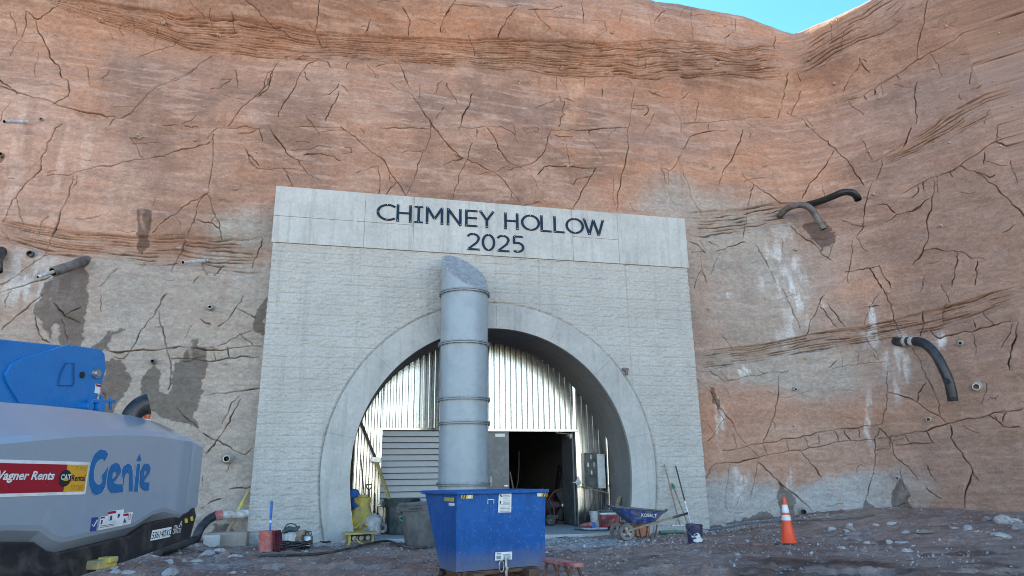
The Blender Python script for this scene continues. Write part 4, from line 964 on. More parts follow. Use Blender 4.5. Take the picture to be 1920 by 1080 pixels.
    def quad(pts, b, mt, nm, par, th=.002):
        mb = MB(); f = [LV(x, y, b) for x, y in pts]; g = [LV(x, y, b)+Vector((0, -th, 0)) for x, y in pts]; n = len(pts)
        mb.add(f+g, [tuple(range(n)), tuple(range(2*n-1, n-1, -1))]+[(i, (i+1) % n, n+(i+1) % n, n+i) for i in range(n)]); return mb.build(nm, mt, par)
    # the rental plate runs on out of the picture to the left; built at its full length
    a0, a1, z0, z1 = -.42, 1.015, 1.215, 1.482
    def rect(x0, x1, y0, y1, b, mt, nm, par):
        mb = MB(); mb.box(((x0+x1)/2, -b, (y0+y1)/2), (x1-x0, .003, y1-y0)); return mb.build(nm, mt, par)
    sg = rect(a0, a1, z0, z1, b0, M['white_lbl'], 'rental_sign', hood)
    rect(a0+.02, .76, z0+.025, z1-.025, b0+.003, M['decal_red'], 'red_field', sg)
    rect(.762, a1-.02, z0+.025, z1-.025, b0+.003, M['decal_gold'], 'gold_field', sg)
    text_part('lettering', 'Wagner Rents', M['white_lbl'], sg, (.055, -(b0+.006), 1.315), X, Z, .585, .088, .001, .22, .028)
    mb = MB(); mb.lathe([(0, .003), (.066, .003), (.068, 0), (0, 0)], (.755, -(b0+.005), 1.348), 28, Matrix.Rotation(R_(90), 3, 'X')); mb.build('black_disc', M['ink'], sg)
    text_part('lettering', 'CAT', M['white_lbl'], sg, (.702, -(b0+.010), 1.335), X, Z, .108, .044, .001, 0, .03)
    mb = MB(); mb.prism([(.728, 1.327), (.785, 1.327), (.756, 1.349)], .001, MX, c=(0, -(b0+.0135), 0)); mb.build('small_triangle', M['decal_gold'], sg)
    text_part('lettering', 'Rental', M['ink'], sg, (.828, -(b0+.006), 1.325), X, Z, .150, .052, .001, 0, .02)
    text_part('lettering', 'T H E', M['decal_brown'], sg, (.852, -(b0+.006), 1.41), X, Z, .125, .035, .001)
    text_part('lettering', 'STORE', M['decal_brown'], sg, (.835, -(b0+.006), 1.25), X, Z, .145, .045, .001)
    q = lambda pts: [(x/4.8, 820+y/4.8) for x, y in pts]
    G = [q(p) for p in ([(975,152),(945,112),(900,108),(850,150),(818,230),(802,330),(802,430),(826,498),(870,522),(918,498),(948,440),(964,330),(972,268),(940,310),(912,345),(922,388),(903,424),(872,422),(848,388),(843,310),(862,240),(890,203),(922,196),(944,213)],
        [(1050,345),(1054,318),(1036,303),(1014,322),(1006,384),(1050,345),(1086,318),(1040,388),(1018,408),(1050,422),(1100,424),(1108,488),(1060,498),(1002,498),(974,462),(968,400),(978,312),(1006,248),(1045,228),(1074,246),(1088,290),(1086,316)],
        [(1112,432),(1095,300),(1112,262),(1150,232),(1180,248),(1194,300),(1194,484),(1162,488),(1162,340),(1150,318),(1134,328),(1118,372)],
        [(1232,237),(1262,237),(1240,488),(1204,488)], [(1257,148),(1274,210),(1226,214)],
        [(1325,315),(1318,288),(1297,310),(1291,370),(1325,315),(1350,312),(1302,388),(1292,404),(1344,406),(1339,478),(1300,478),(1268,450),(1261,400),(1268,302),(1302,238),(1338,238),(1354,280),(1350,310)])]
    for i, p in enumerate(G):
        g = quad(p, b0+.003+.0002*i, M['genie_blue'], 'logo_letter', hood, .002)
        if i not in (1, 5): outline(p, b0, 2.0, M['decal_pale'], 'letter_edge', .002, g)
    st = quad(q([(825,722),(882,718),(862,842),(810,848)]), b0, M['decal_navy'], 'inspection_sticker', hood)
    outline(q([(828,785),(842,805),(876,742)]), b0+.003, 2.2, M['white_lbl'], 'tick_mark', .002, st, False)
    st = quad(q([(905,715),(975,705),(978,664),(1115,648),(1110,682),(1195,672),(1172,780),(882,838)]), b0, M['white_lbl'], 'warning_sticker', hood)
    for r_ in ([(978,668),(1045,660),(1042,682),(974,692)], [(1112,688),(1155,683),(1152,704),(1108,709)], [(908,718),(945,713),(942,728),(905,733)]): quad(q(r_), b0+.003, M['decal_red'], 'red_heading', st)
    for r_ in ([(1122,728),(1135,765),(1108,768)], [(912,745),(925,743),(918,780),(905,783)], [(995,705),(1010,703),(1005,745),(985,750)], [(1062,690),(1082,686),(1072,722),(1056,722)]): quad(q(r_), b0+.003, M['decal_navy'], 'pictogram', st)
    outline(q([(1160,690),(1175,688),(1180,715),(1165,745),(1152,730)]), b0+.003, .8, M['decal_red'], 'warning_ring', .002, st)
    for yy in (795, 808): quad(q([(905,yy),(1020,yy-18),(1018,yy-12),(903,yy+6)]), b0+.003, M['duct_dk'], 'small_print', st)
    # number plate on the dark chassis
    bb = -.03
    pl_ = quad(q([(1370,838),(1545,805),(1530,895),(1352,932)]), bb, M['white_lbl'], 'number_plate', lift)
    o = LV(1362/4.8, 820+918/4.8, bb+.005); e = LV(1540/4.8, 820+880/4.8, bb+.005); up = (LV(1378/4.8, 820+846/4.8, bb+.005)-o)
    text_part('lettering', '536140XC', M['ink'], pl_, o, e-o, up, (e-o).length, up.length*.9, .001, 0, 0)
    for s_, p0, p1, h in (('XTRA', (1556, 836), (1600, 826), .045), ('CAPACITY', (1550, 874), (1626, 858), .05)):
        o = LV(p0[0]/4.8, 820+p0[1]/4.8, bb); e = LV(p1[0]/4.8, 820+p1[1]/4.8, bb); text_part('lettering', s_, M['white_lbl'], lift, o, e-o, (0, 0, 1), (e-o).length, h, .003, 0, 0)
    outline(q([(1612,808),(1635,752),(1636,800)]), bb, 1.2, M['white_lbl'], 'load_mark', .002, lift, False)
    for p in ([(1660,733),(1684,728),(1690,766),(1664,772)], [(1712,716),(1736,711),(1740,748),(1716,754)]): quad(q(p), bb, M['hi_yel'], 'hazard_mark', lift)
    mb = MB(); c = LV(191, 1057, .02); mb.box(c, (.24, .12, .075)); mb.box(c+Vector((.03, -.03, .03)), (.12, .12, .05)); tb = mb.build('tie_down_lug', M['yellow'], lift, bevel=.012)
build_lift()

# ------------------------------------------------------------------ blue self-dumping hopper
def hopper_mat():
    m, t, b = _nodes('scratched_hopper_blue'); co = t.nodes.new('ShaderNodeTexCoord').outputs['Object']
    c = mixc(t, ramp(t, noise(t, 3, 6, .7, co), [(.3, 0.), (.7, 1.)]), (.0005, .068, .25), (.001, .11, .38))
    s1 = noise(t, 16, 8, .75, co, .5, (1, 1, .3)); c = mixc(t, ramp(t, s1, [(.56, 0.), (.68, .5)]), c, (.03, .20, .48))
    s2 = noise(t, 46, 4, .7, co); c = mixc(t, ramp(t, s2, [(.625, 0.), (.67, .8)]), c, (.34, .36, .40))
    s4 = noise(t, 9, 6, .7, co, .3, (2, 2, .12)); c = mixc(t, ramp(t, s4, [(.56, 0.), (.68, .65)]), c, (.02, .06, .11))
    sx = t.nodes.new('ShaderNodeSeparateXYZ'); t.links.new(co, sx.inputs[0])
    md = N(t, 'ShaderNodeMath', operation='MULTIPLY_ADD'); t.links.new(noise(t, 5, 6, .7, co), md.inputs[0]); md.inputs[1].default_value = .35; t.links.new(sx.outputs['Z'], md.inputs[2])
    c = mixc(t, ramp(t, md.outputs[0], [(.30, .75), (.62, 0.)]), c, (.20, .18, .16))
    t.links.new(c, b.inputs['Base Color']); t.links.new(ramp(t, s1, [(.3, .30), (.7, .55)]), b.inputs['Roughness'])
    b.inputs['Specular IOR Level'].default_value = .18; bump(t, b, noise(t, 3, 4, .5, co), .35, .03); return m
M['hop'] = hopper_mat()
HO = Vector((1.40, -6.92, float(ground_z(1.4, -6.9)))); HR = math.atan2(.35, 1.26)
hop = thing('tipping_hopper', 'scratched blue steel tipping hopper standing in front of the duct', 'hopper', HO, HR)
def build_hopper():
    Wd = 1.31; zb, zt = .17, 1.13
    B = [(0, 0), (Wd, 0), (Wd, .52), (0, .52)]; T = [(-.012, -.02), (Wd+.03, -.02), (Wd+.03, 1.09), (-.012, 1.09)]
    mb = MB(); mb.add([(x, y, zb) for x, y in B]+[(x, y, zt) for x, y in T], [(3, 2, 1, 0)]+[(i, (i+1) % 4, 4+(i+1) % 4, 4+i) for i in range(4)])
    body = mb.build('hopper_body', M['hop'], hop, solid=.012)
    mb = MB(); e = .022
    c = [Vector((x, y, zt)) for x, y in ((-.012-e, -.02-e), (Wd+.03+e, -.02-e), (Wd+.03+e, 1.09+e), (-.012-e, 1.09+e))]
    for a, b in zip(c, c[1:]+c[:1]): mb.bar(a+(a-b).normalized()*0, b, .052, .045)
    mb.build('rim', M['hop'], hop, bevel=.008)
    mb = MB()
    for x in (.25, Wd-.25): mb.box((x, .45, .10), (.16, 1.2, .10))
    mb.box((Wd/2, .06, .135), (Wd-.2, .08, .05)); mb.box((Wd/2, .8, .135), (Wd-.2, .08, .05)); mb.build('fork_base', M['rust'], hop, bevel=.006)
    for x in (.13, Wd-.13):
        for y in (.12, .78):
            mb = MB(); mb.lathe([(0, -.03), (.055, -.03), (.065, -.02), (.065, .02), (.055, .03), (0, .03)], (x, y, .065), 20, Matrix.Rotation(R_(90), 3, 'Y')); w_ = mb.build('caster', M['rubber'], hop, smooth=35)
            mb = MB(); mb.box((x, y, .14), (.10, .10, .012)); mb.box((x-.04, y, .10), (.008, .06, .08)); mb.box((x+.04, y, .10), (.008, .06, .08)); mb.build('fork', M['steel'], w_)
    # fixtures on the front face, placed where they sit on the steel
    iM = hop.matrix_basis.inverted()
    def face(px, py, off=0.):
        d = ray(px, py); n = Vector((math.sin(HR), -math.cos(HR), 0)); A = HO+n*(.008+off); k = (A-Vector(CAMP)).dot(n)/Vector(d).dot(n); return iM @ Vector(CAMP+d*k)
    def plate(pts, mt, nm, par=hop, off=.016):
        mb = MB(); f = [face(x, y, off) for x, y in pts]; g = [p+Vector((0, -.004, 0)) for p in f]; n = len(f)
        mb.add(f+g, [tuple(range(n)), tuple(range(2*n-1, n-1, -1))]+[(i, (i+1) % n, n+(i+1) % n, n+i) for i in range(n)]); return mb.build(nm, mt, par)
    k = lambda x, y: (780+x/5.4, 880+y/5.4)
    s_ = plate([k(838, 240), k(966, 238), k(962, 435), k(830, 438)], M['white_lbl'], 'instruction_sign')
    plate([k(845, 252), k(856, 252), k(874, 275), k(862, 280)], M['ink'], 'pictogram', s_, .021); plate([k(850, 320), k(862, 320), k(858, 350), k(848, 346)], M['ink'], 'pictogram', s_, .021)
    for yy in (262, 276, 290, 318, 332, 346, 356, 380, 395, 410, 424):
        x0 = 880 if yy < 350 else 848
        plate([k(x0, yy), k(950, yy-1), k(950, yy+3), k(x0, yy+4)], M['duct_dk'], 'text_line', s_, .021)
    s_ = plate([k(802, 842), k(972, 832), k(970, 912), k(798, 924)], M['white_lbl'], 'maker_label')
    for (a, b, c_, d_) in ((820, 850, 862, 862), (815, 875, 860, 910), (880, 862, 955, 872), (900, 880, 960, 884), (900, 892, 955, 896)): plate([k(a, b), k(c_, b-2), k(c_, d_-2), k(a, d_)], M['duct_dk'], 'text_line', s_, .021)
    for (x0, x1, y) in ((455, 575, 262), (1225, 1330, 240)):
        s_ = plate([k(x0, y), k(x1, y-4), k(x1-2, y+34), k(x0, y+36)], M['hi_yel'], 'caution_sticker')
        for j in ((0, 1) if x0 < 600 else (2, 3)):
            xx = x0+6+j*24; plate([k(xx+14, y+1), k(xx+26, y), k(xx+14, y+34), k(xx+2, y+35)], M['ink'], 'black_stripe', s_, .021)
        xx = x0+66 if x0 < 600 else x0+4; plate([k(xx, y+2), k(xx+36, y+1), k(xx+36, y+32), k(xx, y+33)], M['white_lbl'], 'pale_corner', s_, .0205)
    mb = MB(); stroke_solid(mb, [k(727, 350), k(727, 308), k(788, 305), k(788, 345)], 1.2, .003, lambda u, v, d: face(u, v, .016)+Vector((0, -d, 0))); mb.build('paint_mark', M['white_lbl'], hop)
    # latch
    c = face(*k(905, 950), .02); mb = MB(); mb.bar(c+Vector((0, -.015, .09)), c+Vector((0, -.02, -.16)), .035, .02, (0, 1, 0)); mb.cyl(c+Vector((-.03, -.02, .05)), c+Vector((.05, -.02, .05)), .014); mb.cyl(c+Vector((0, .01, -.06)), c+Vector((0, -.05, -.06)), .022); lt = mb.build('latch', M['steel'], hop, bevel=.004)
    mb = MB(); ring = [c+Vector((-.075+.035*math.cos(a), -.03, -.03+.07*math.sin(a))) for a in np.linspace(0, 2*math.pi, 18)]; mb.tube(ring, .008, 8); mb.build('chain_loop', M['steel'], lt, smooth=60)
    # stickers on the left side
    mb = MB(); y0 = .62
    for (y, z, w_, h, mt) in ((.20, 1.045, .32, .05, 0), (.12, .985, .18, .035, 1)):
        f = (zt-z)/(zt-zb); mb = MB(); mb.box((-.022+.012*f, y, z), (.004, w_, h)); mb.build('side_label', (M['yellow'], M['white_lbl'])[mt], hop)
build_hopper()
# ------------------------------------------------------------------ things in front of the portal
def lean(name, label, cat, pts, r, mt, group=None, n=10, parts=None):
    t = thing(name, label, cat, pts[0], 0, group); o = Vector(pts[0])
    mb = MB(); mb.tube([Vector(p)-o for p in pts], r, n); mb.build('shaft', mt, t, smooth=40)
    return t, o
M['can_green'] = mat('dark_green_bin_plastic', (.038, .062, .066), .5, var=.15, dirt=(.16, .15, .145), damt=.3)
M['can_grey'] = mat('grey_bin_plastic', (.070, .085, .090), .5, var=.12, dirt=(.16, .15, .145), damt=.35)
M['maroon'] = mat('maroon_cloth', (.10, .012, .025), .9, var=.35, vs_=14)
M['bucket_red'] = mat('faded_red_bucket', (.52, .10, .085), .5, var=.12, dirt=(.50, .34, .31), damt=.35)
M['navy'] = mat('navy_bucket_plastic', (.018, .025, .075), .4, var=.2, dirt=(.12, .11, .12), damt=.3)
M['tarp'] = mat('dirty_yellow_tarp', (.72, .50, .05), .6, var=.2, dirt=(.42, .34, .18), damt=.38)
M['orange'] = mat('orange_plastic', (.55, .15, .05), .5, var=.15, dirt=(.35, .22, .17), damt=.4)
M['cooler'] = mat('red_cooler_plastic', (.30, .025, .030), .4, var=.12, dirt=(.32, .2, .18), damt=.3)
M['cone'] = mat('cone_orange', (.95, .075, .015), .45, var=.06, dirt=(.70, .10, .05), damt=.25, bmp=.03)
M['reflect'] = mat('reflective_white_band', (.78, .77, .78), .35, var=.05, dirt=(.55, .5, .5), damt=.3)
M['green'] = mat('green_tool_paint', (.03, .20, .11), .5, var=.2, dirt=(.2, .2, .18), damt=.3)
M['stone'] = mat('grey_rubble_stone', (.34, .285, .26), .95, var=.3, vs_=5, dirt=(.24, .17, .155), damt=.4, bmp=.6, bs=26, spec=.2)
M['stone_pale'] = mat('pale_rubble_stone', (.50, .46, .43), .95, var=.25, vs_=5, dirt=(.34, .27, .25), damt=.35, bmp=.6, bs=26, spec=.2)
M['rope'] = mat('tan_rope', (.33, .24, .15), .9, var=.3)
M['panel_w'] = mat('white_panel_paint', (.70, .72, .72), .4, var=.05, dirt=(.5, .48, .45), damt=.25)

def bin_(name, label, P, h, rt, mt, group, tilt=0., lettering=None):
    t = thing(name, label, 'trash can', P, R_(-15), group); t.rotation_euler = (0, tilt, R_(-15))
    rb = rt*.80
    mb = MB(); mb.lathe([(0, .012), (rb-.03, .012), (rb-.01, 0), (rb, .02), (rt-.035, h-.16), (rt-.005, h-.155), (rt, h-.05), (rt-.012, h-.05), (rt-.04, h-.17), (rb-.015, .03), (0, .03)], n=40)
    mb.build('can_body', mt, t, smooth=35)
    mb = MB(); mb.lathe([(rt-.012, h-.05), (rt+.03, h-.055), (rt+.035, h-.02), (rt+.02, h), (rt-.01, h-.005), (rt-.012, h-.05)], n=40); mb.build('rolled_rim', mt, t, smooth=35)
    for s in (-1, 1):
        mb = MB(); mb.prism([(-.10, h-.06), (.10, h-.06), (.075, h-.20), (-.075, h-.20)], .10, Matrix(((0, 0, s), (1, 0, 0), (0, 1, 0))), (s*(rt-.03), 0, 0))
        mb.build('handle', mt, t, bevel=.02)
    if lettering is not None:
        mb = MB()
        for k, a in enumerate(np.linspace(-112, -76, 8)):
            c = Vector((math.cos(R_(a)), math.sin(R_(a)), 0))*(rt+.001); mb.bar(c+Vector((0, 0, h-.135)), c+Vector((0, 0, h-.095 if k % 3 else h-.10)), .018, .004, c)
        mb.build('embossed_lettering', M['ink'], t)
    return t
def vert_h(P, py): return up_at(P, py)-P.z
# trash cans
P = Vector(OY(752, 990, 1.0)); P.z = FZ; h = vert_h(P, 934)
c1 = bin_('trash_can', 'dark green round trash can with a long pole standing in it', P, h, .40, M['can_green'], 'trash cans beside the hopper', 0, 1)
mb = MB(); mb.tube([Vector((.02, -.405, h-.42)), Vector((.10, -.40, h-.38)), Vector((.17, -.375, h-.40)), Vector((.20, -.36, h-.47)), Vector((.10, -.395, h-.5)), Vector((.03, -.40, h-.46))], .022, 8); mb.build('green_mark', mat('green_tape', (.02, .35, .19), .5, bmp=0), c1, smooth=60)
P = gp(790, 1026); h = vert_h(P, 941)
bin_('trash_can', 'grey plastic trash can leaning against the left side of the hopper', P, h, .40, M['can_grey'], 'trash cans beside the hopper', R_(-3), 1)

# long pole with a bracket standing in the dark can
a = OY(676, 790, 1.55); b = OY(705, 862, 1.2); c = OY(735, 930, 1.0)
t = thing('strut_pole', 'long muddy strut with a yellow lower half leaning from the dark green can', 'pole', c); q = lambda v: Vector(v)-Vector(c)
mb = MB(); mb.bar(q(a), q(b), .055, .05); mb.build('dark_upper_half', M['pipe_brown'], t, bevel=.004)
mb = MB(); mb.bar(q(b), q(c)+Vector((.08, -.05, -.45)), .085, .06); mb.build('yellow_lower_half', M['yellow'], t, bevel=.006)
mb = MB(); d = (q(b)-q(a)).normalized(); mb.box(q(b), (.24, .11, .12), (0, R_(8), 0)); mb.build('bracket', M['steel'], t, bevel=.008)
# poles, shovel and bar against the bulkhead
for (x0, y0, x1, y1, r, mt, nm, lb, ct) in ((688, 985, 676, 852, .012, 'rust', 'steel_rod', 'thin rusty rod leaning on the corrugated sheet above the yellow tarp', 'rod'),
        (703, 985, 703, 925, .016, 'rubber', 'pinch_bar', 'short black bar upright on the corrugated sheet beside the shovel', 'bar')):
    lean(nm, lb, ct, [OY(x0, y0, 1.3), OY(x1, y1, 1.66)], r, M[mt])
p0 = OY(693, 985, 1.25); p1 = OY(692, 918, 1.62)
t, o = lean('shovel', 'small dark shovel with a D handle standing blade down by the louvre', 'shovel', [p0, p1], .016, M['rubber'])
g = p1-o; mb = MB(); mb.tube([g, g+Vector((-.06, 0, .05)), g+Vector((-.065, 0, .12)), g+Vector((.065, 0, .12)), g+Vector((.06, 0, .05)), g], .013, 8); mb.build('d_handle', M['rubber'], t, smooth=60)
mb = MB(); mb.prism([(-.11, .0), (-.10, .22), (.10, .22), (.11, 0), (.0, -.05)], .012, Matrix(((1, 0, 0), (0, 0, 1), (0, 1, 0)))); mb.build('blade', M['rust'], t, bevel=.003)
# yellow tarp bundle with blue roll
P = OY(673, 990, .9); P.z = FZ
t = thing('tarp_bundle', 'crumpled dirty yellow tarp bundle slumped against the left foot of the arch', 'tarp', P)
hT = vert_h(P, 928); n, m_ = 40, 26; vs = []
for i in range(m_):
    f = i/(m_-1); r = (.36-.20*f-.05*math.cos(f*9))*(1 if f < .96 else .55)
    for k in range(n):
        an = 2*math.pi*k/n; rr = r*(1+.30*(float(fbm(np.array(math.cos(an)*1.6+f*2+5), np.array(math.sin(an)*1.6+f*3+5), 5, 4))-.5)+.05*math.sin(an*7+f*9))
        vs.append((rr*math.cos(an)*1.05+.06*f, rr*math.sin(an)*.8, hT*f))
mb = MB(); mb.add(vs, [(i*n+k, i*n+(k+1) % n, (i+1)*n+(k+1) % n, (i+1)*n+k) for i in range(m_-1) for k in range(n)]+[tuple((m_-1)*n+k for k in range(n))]); mb.build('tarp_folds', M['tarp'], t, smooth=50)
for s in (0, 1):
    mb = MB(); mb.tube(smooth_path([Vector((-.20+.3*s, -.27, hT*.30)), Vector((-.1+.1*s, -.33, hT*.2)), Vector((.05, -.31, hT*.33)), Vector((.2-.25*s, -.27, hT*.22))], 4), .035, 8); mb.build('fold', M['tarp'], t, smooth=60)
a = OY(670, 945, .95); b = OY(661, 921, 1.1)
t = thing('blue_roll', 'short blue plastic roll propped on top of the yellow tarp', 'roll', a)
mb = MB(); v = b-a; mb.tube([v*-.4, v*-.35, v*.2, v*.9, v*1.05], [.10, .14, .145, .13, .07], 18); mb.build('roll', M['blue'], t, smooth=40)
mb = MB(); mb.tube([v*.3, v*.36], [.149, .147], 18); mb.build('strap', M['navy'], t, smooth=40)

def bucket(name, label, P, h, r, mt, lid=False, group=None, rim_m=None, tilt=(0, 0, 0)):
    t = thing(name, label, 'bucket', P, 0, group); t.rotation_euler = tilt
    mb = MB(); mb.lathe([(0, .0), (r*.84, 0), (r*.86, .01), (r*.97, h*.8), (r*.97, h), (r*.93, h), (r*.82, .02), (0, .02)], n=32); mb.build('pail', mt, t, smooth=35)
    for z in (h*.80, h*.90, h*.985):
        mb = MB(); mb.lathe([(r*.965, z-.012), (r*1.03, z-.010), (r*1.03, z+.010), (r*.965, z+.012)], n=32); mb.build('rim_band', rim_m or mt, t, smooth=35)
    mb = MB(); mb.tube([Vector((r*1.03*math.cos(a), -r*1.05*abs(math.sin(a))*.75, h*.84-.55*h*math.sin(a))) for a in np.linspace(0, math.pi, 16)], .004, 6); mb.build('bail', M['steel'], t)
    if lid:
        mb = MB(); mb.lathe([(r*1.04, h-.02), (r*1.05, h+.015), (r*.9, h+.03), (.05, h+.10), (0, h+.11)], n=32); mb.build('lid', rim_m or mt, t, smooth=35)
    return t
P = OY(699, 990, .75); P.z = FZ
bucket('white_bucket', 'white bucket with a dark band and peaked lid beside the yellow tarp', P, vert_h(P, 972), .21, M['white_pl'], True)
P = OY(717, 984, 1.2); P.z = FZ
t = thing('tape_roll', 'pale round roll lying on its side beside the lidded white bucket', 'roll', P); mb = MB(); mb.lathe([(.05, -.06), (.12, -.06), (.12, .06), (.05, .06), (.05, -.06)], (0, 0, .12), 24, Matrix.Rotation(R_(80), 3, 'X')); mb.build('roll', M['white_pl'], t, smooth=35); mb = MB(); mb.lathe([(.0, -.05), (.05, -.05), (.05, .05), (0, .05)], (0, 0, .12), 18, Matrix.Rotation(R_(80), 3, 'X')); mb.build('core', M['pipe_brown'], t, smooth=35)
P = gp(500, 1034)
rb = bucket('red_bucket', 'faded red bucket with a maroon cloth hanging over its rim', P, vert_h(P, 996), .17, M['bucket_red'])
RBP = P.copy(); RBH = vert_h(P, 996)
for (z, s, w_) in ((.20, 'SAFETY', .20), (.13, 'FIRST', .16)):
    pass
mb = MB(); vs = []; W, H_ = 14, 12
for i in range(W):
    for j in range(H_):
        u = i/(W-1); v = j/(H_-1); an = R_(-62+78*u); rr = .19+.03*math.sin(u*17)+.035*v+.02*math.sin(v*5+u*8)
        vs.append((rr*math.cos(an)+.05*v, rr*math.sin(an), RBH+.012-(RBH+.0)*v*(.93+.07*math.sin(u*9))))
mb.add(vs, [(i*H_+j, (i+1)*H_+j, (i+1)*H_+j+1, i*H_+j+1) for i in range(W-1) for j in range(H_-1)])
cl = mb.build('maroon_cloth', M['maroon'], None, smooth=60, solid=.012, loc=P); tag(cl, 'dark maroon cloth draped over the right side of the red bucket', 'cloth')
a = Vector((P.x+.04, P.y+.02, P.z+.10)); b = OY(509, 940, P.y+.30)
t, o = lean('pry_tool', 'blue gripped tool standing in the red bucket against the portal', 'tool', [a, b], .018, M['blue'])
mb = MB(); v = b-o; mb.tube([v*.62, v*.64, v*.97, v], [.02, .026, .028, .024], 12); mb.build('grip', M['blue'], t, smooth=40)
mb = MB(); mb.tube([v*.5, v*.56], [.02, .02], 10); mb.build('pale_collar', M['white_pl'], t, smooth=40)

# coils, pump and boxes on the dirt right of the red bucket
P = gp(545, 1032)
t = thing('cable_coil', 'loose coil of grey cable on the dirt beside the red bucket', 'cable coil', P)
rng = random.Random(3); pts = []
for k in range(260):
    a = k*.21; r = .24+.10*math.sin(k*.083)+.02*math.sin(k*.7); pts.append((r*math.cos(a)*1.15+.04*math.sin(k*.11), r*math.sin(a)*.8, .02+.0006*k+.012*math.sin(k*.9)))
mb = MB(); mb.tube(pts, .012, 6); mb.build('coil', M['pipe_black'], t, smooth=60)
P = OY(542, 1018, P.y+.30); P.z = float(ground_z(P.x, P.y))
t = thing('power_tool', 'muddy power tool with a pale body piled on the grey cable coil', 'power tool', (P.x, P.y, P.z+.02))
mb = MB(); mb.box((0, 0, .16), (.24, .2, .22), (0, R_(8), R_(20))); mb.build('pale_body', M['white_pl'], t, bevel=.025)
mb = MB(); mb.box((0, .0, .05), (.34, .26, .09), (0, 0, R_(15))); mb.build('base', M['black'], t, bevel=.02)
mb = MB(); mb.tube([Vector((-.12, 0, .30)), Vector((-.02, -.02, .36)), Vector((.10, 0, .34)), Vector((.18, .03, .40))], [.05, .06, .05, .02], 12); mb.build('motor', M['can_green'], t, smooth=50)
mb = MB(); mb.tube(smooth_path([Vector((-.16, 0, .26)), Vector((-.05, -.05, .45)), Vector((.10, 0, .43)), Vector((.16, .02, .28))], 5), .012, 8); mb.build('carry_handle', M['rubber'], t, smooth=60)
P = OY(566, 1018, P.y+.02); P.z = float(ground_z(P.x, P.y))
t = thing('floor_blower', 'small tan round blower standing behind the grey cable coil', 'blower', P)
mb = MB(); mb.lathe([(.0, -.06), (.12, -.06), (.16, -.03), (.16, .03), (.12, .06), (.05, .06), (.05, .02), (0, .02)], (0, 0, .20), 24, Matrix.Rotation(R_(78), 3, 'X')@Matrix.Rotation(R_(20), 3, 'Y')); mb.build('housing', mat('tan_casting', (.30, .22, .14), .6, var=.3, dirt=(.1, .08, .07), damt=.4), t, smooth=35)
mb = MB(); mb.box((0, 0, .03), (.20, .16, .06)); mb.build('foot', M['black'], t, bevel=.01)
P = OY(577, 1018, P.y-.03); P.z = float(ground_z(P.x, P.y))
t = thing('submersible_pump', 'grey cylindrical pump upright at the right end of the cable pile', 'pump', P)
mb = MB(); mb.lathe([(0, 0), (.10, 0), (.11, .03), (.10, .05), (.10, .20), (.085, .24), (.03, .26), (0, .26)], n=24); mb.build('pump_body', M['steel'], t, smooth=35)
mb = MB(); mb.tube([Vector((-.06, 0, .25)), Vector((-.05, 0, .32)), Vector((.05, 0, .32)), Vector((.06, 0, .25))], .012, 8); mb.build('pump_handle', M['black'], t, smooth=60)

# yellow power distribution box
P = gp(674, 1020); zt_ = up_at(P, 999)-P.z
t = thing('power_box', 'yellow portable power box with a flat square top on short legs', 'power box', P, R_(8))
mb = MB(); mb.box((0, 0, zt_), (.72, .56, .035)); mb.build('top_plate', M['yellow'], t, bevel=.008)
for x in (-.24, .24):
    for y in (-.19, .19):
        mb = MB(); mb.box((x, y, zt_/2-.01), (.05, .05, zt_-.02)); mb.build('leg', M['yellow'], t, bevel=.005)
mb = MB(); mb.box((0, .02, zt_*.60), (.42, .32, zt_*.5)); bx = mb.build('socket_box', M['black'], t, bevel=.015)
for x in (-.14, .0, .14):
    mb = MB(); mb.cyl((x, -.14, zt_*.60), (x, -.20, zt_*.58), .052, .048, 18); mb.build('socket', M['steel'], bx, smooth=35)
mb = MB(); mb.tube(smooth_path([Vector((.30, -.1, .04)), Vector((.05, -.36, .02)), Vector((-.1, -.34, .1)), Vector((-.08, -.2, .16))], 6), .014, 8); mb.build('yellow_lead', M['yellow'], t, smooth=60)

# pipe, hose, kerb stone and timber left of the portal
a = OY(465, 963, .05); b = OY(416, 966, -.15); b2 = OY(404, 967, -.2)
t = thing('pump_hose', 'thick black hose joined to a white pipe by a red coupling left of the portal', 'hose', (b.x, b.y, 0)); o = Vector((b.x, b.y, 0))
mb = MB(); mb.cyl(a-o, b-o, .085, n=20); mb.build('white_pipe', M['white_pl'], t, smooth=35)
mb = MB(); mb.cyl(b-o+Vector((.01, 0, 0)), b2-o-Vector((.02, 0, 0)), .10, n=20); mb.build('red_coupling', M['red'], t, smooth=35)
hp = [b2, OY(390, 975, -.3), OY(375, 992, -.45), OY(366, 1012, -.6), OY(352, 1028, -.9), OY(325, 1030, -1.6), OY(296, 1032, -2.2)]
for i, p in enumerate(hp[4:]): p.z = float(ground_z(p.x, p.y))+.08
mb = MB(); mb.tube([p-o for p in smooth_path(hp, 6)], .088, 16); mb.build('black_hose', M['pipe_black'], t, smooth=50)
mb = MB(); p = OY(424, 1030, -.35); gz = float(ground_z(p.x, p.y)); mb.box((p.x, p.y+.1, gz+.10), (.78, .40, .34)); k = mb.build('concrete_block', concrete('tan_concrete', (.33, .285, .24), 1.2, (.2, .16, .13)), None, bevel=.02); tag(k, 'low tan concrete block on the dirt at the left foot of the portal', 'block')
mb = MB(); p = OY(396, 1032, -.5); mb.box((0, 0, 0), (.32, .34, .26), (0, 0, .1)); k = mb.build('concrete_block', M['conc'], None, bevel=.03, loc=(p.x, p.y, float(ground_z(p.x, p.y))+.08)); tag(k, 'small pale concrete block left of the longer tan block', 'block')
a = OY(418, 1008, -.2); a.z = float(ground_z(a.x, a.y))+.05; b = OY(466, 920, .35); bb = a.lerp(b, .42)
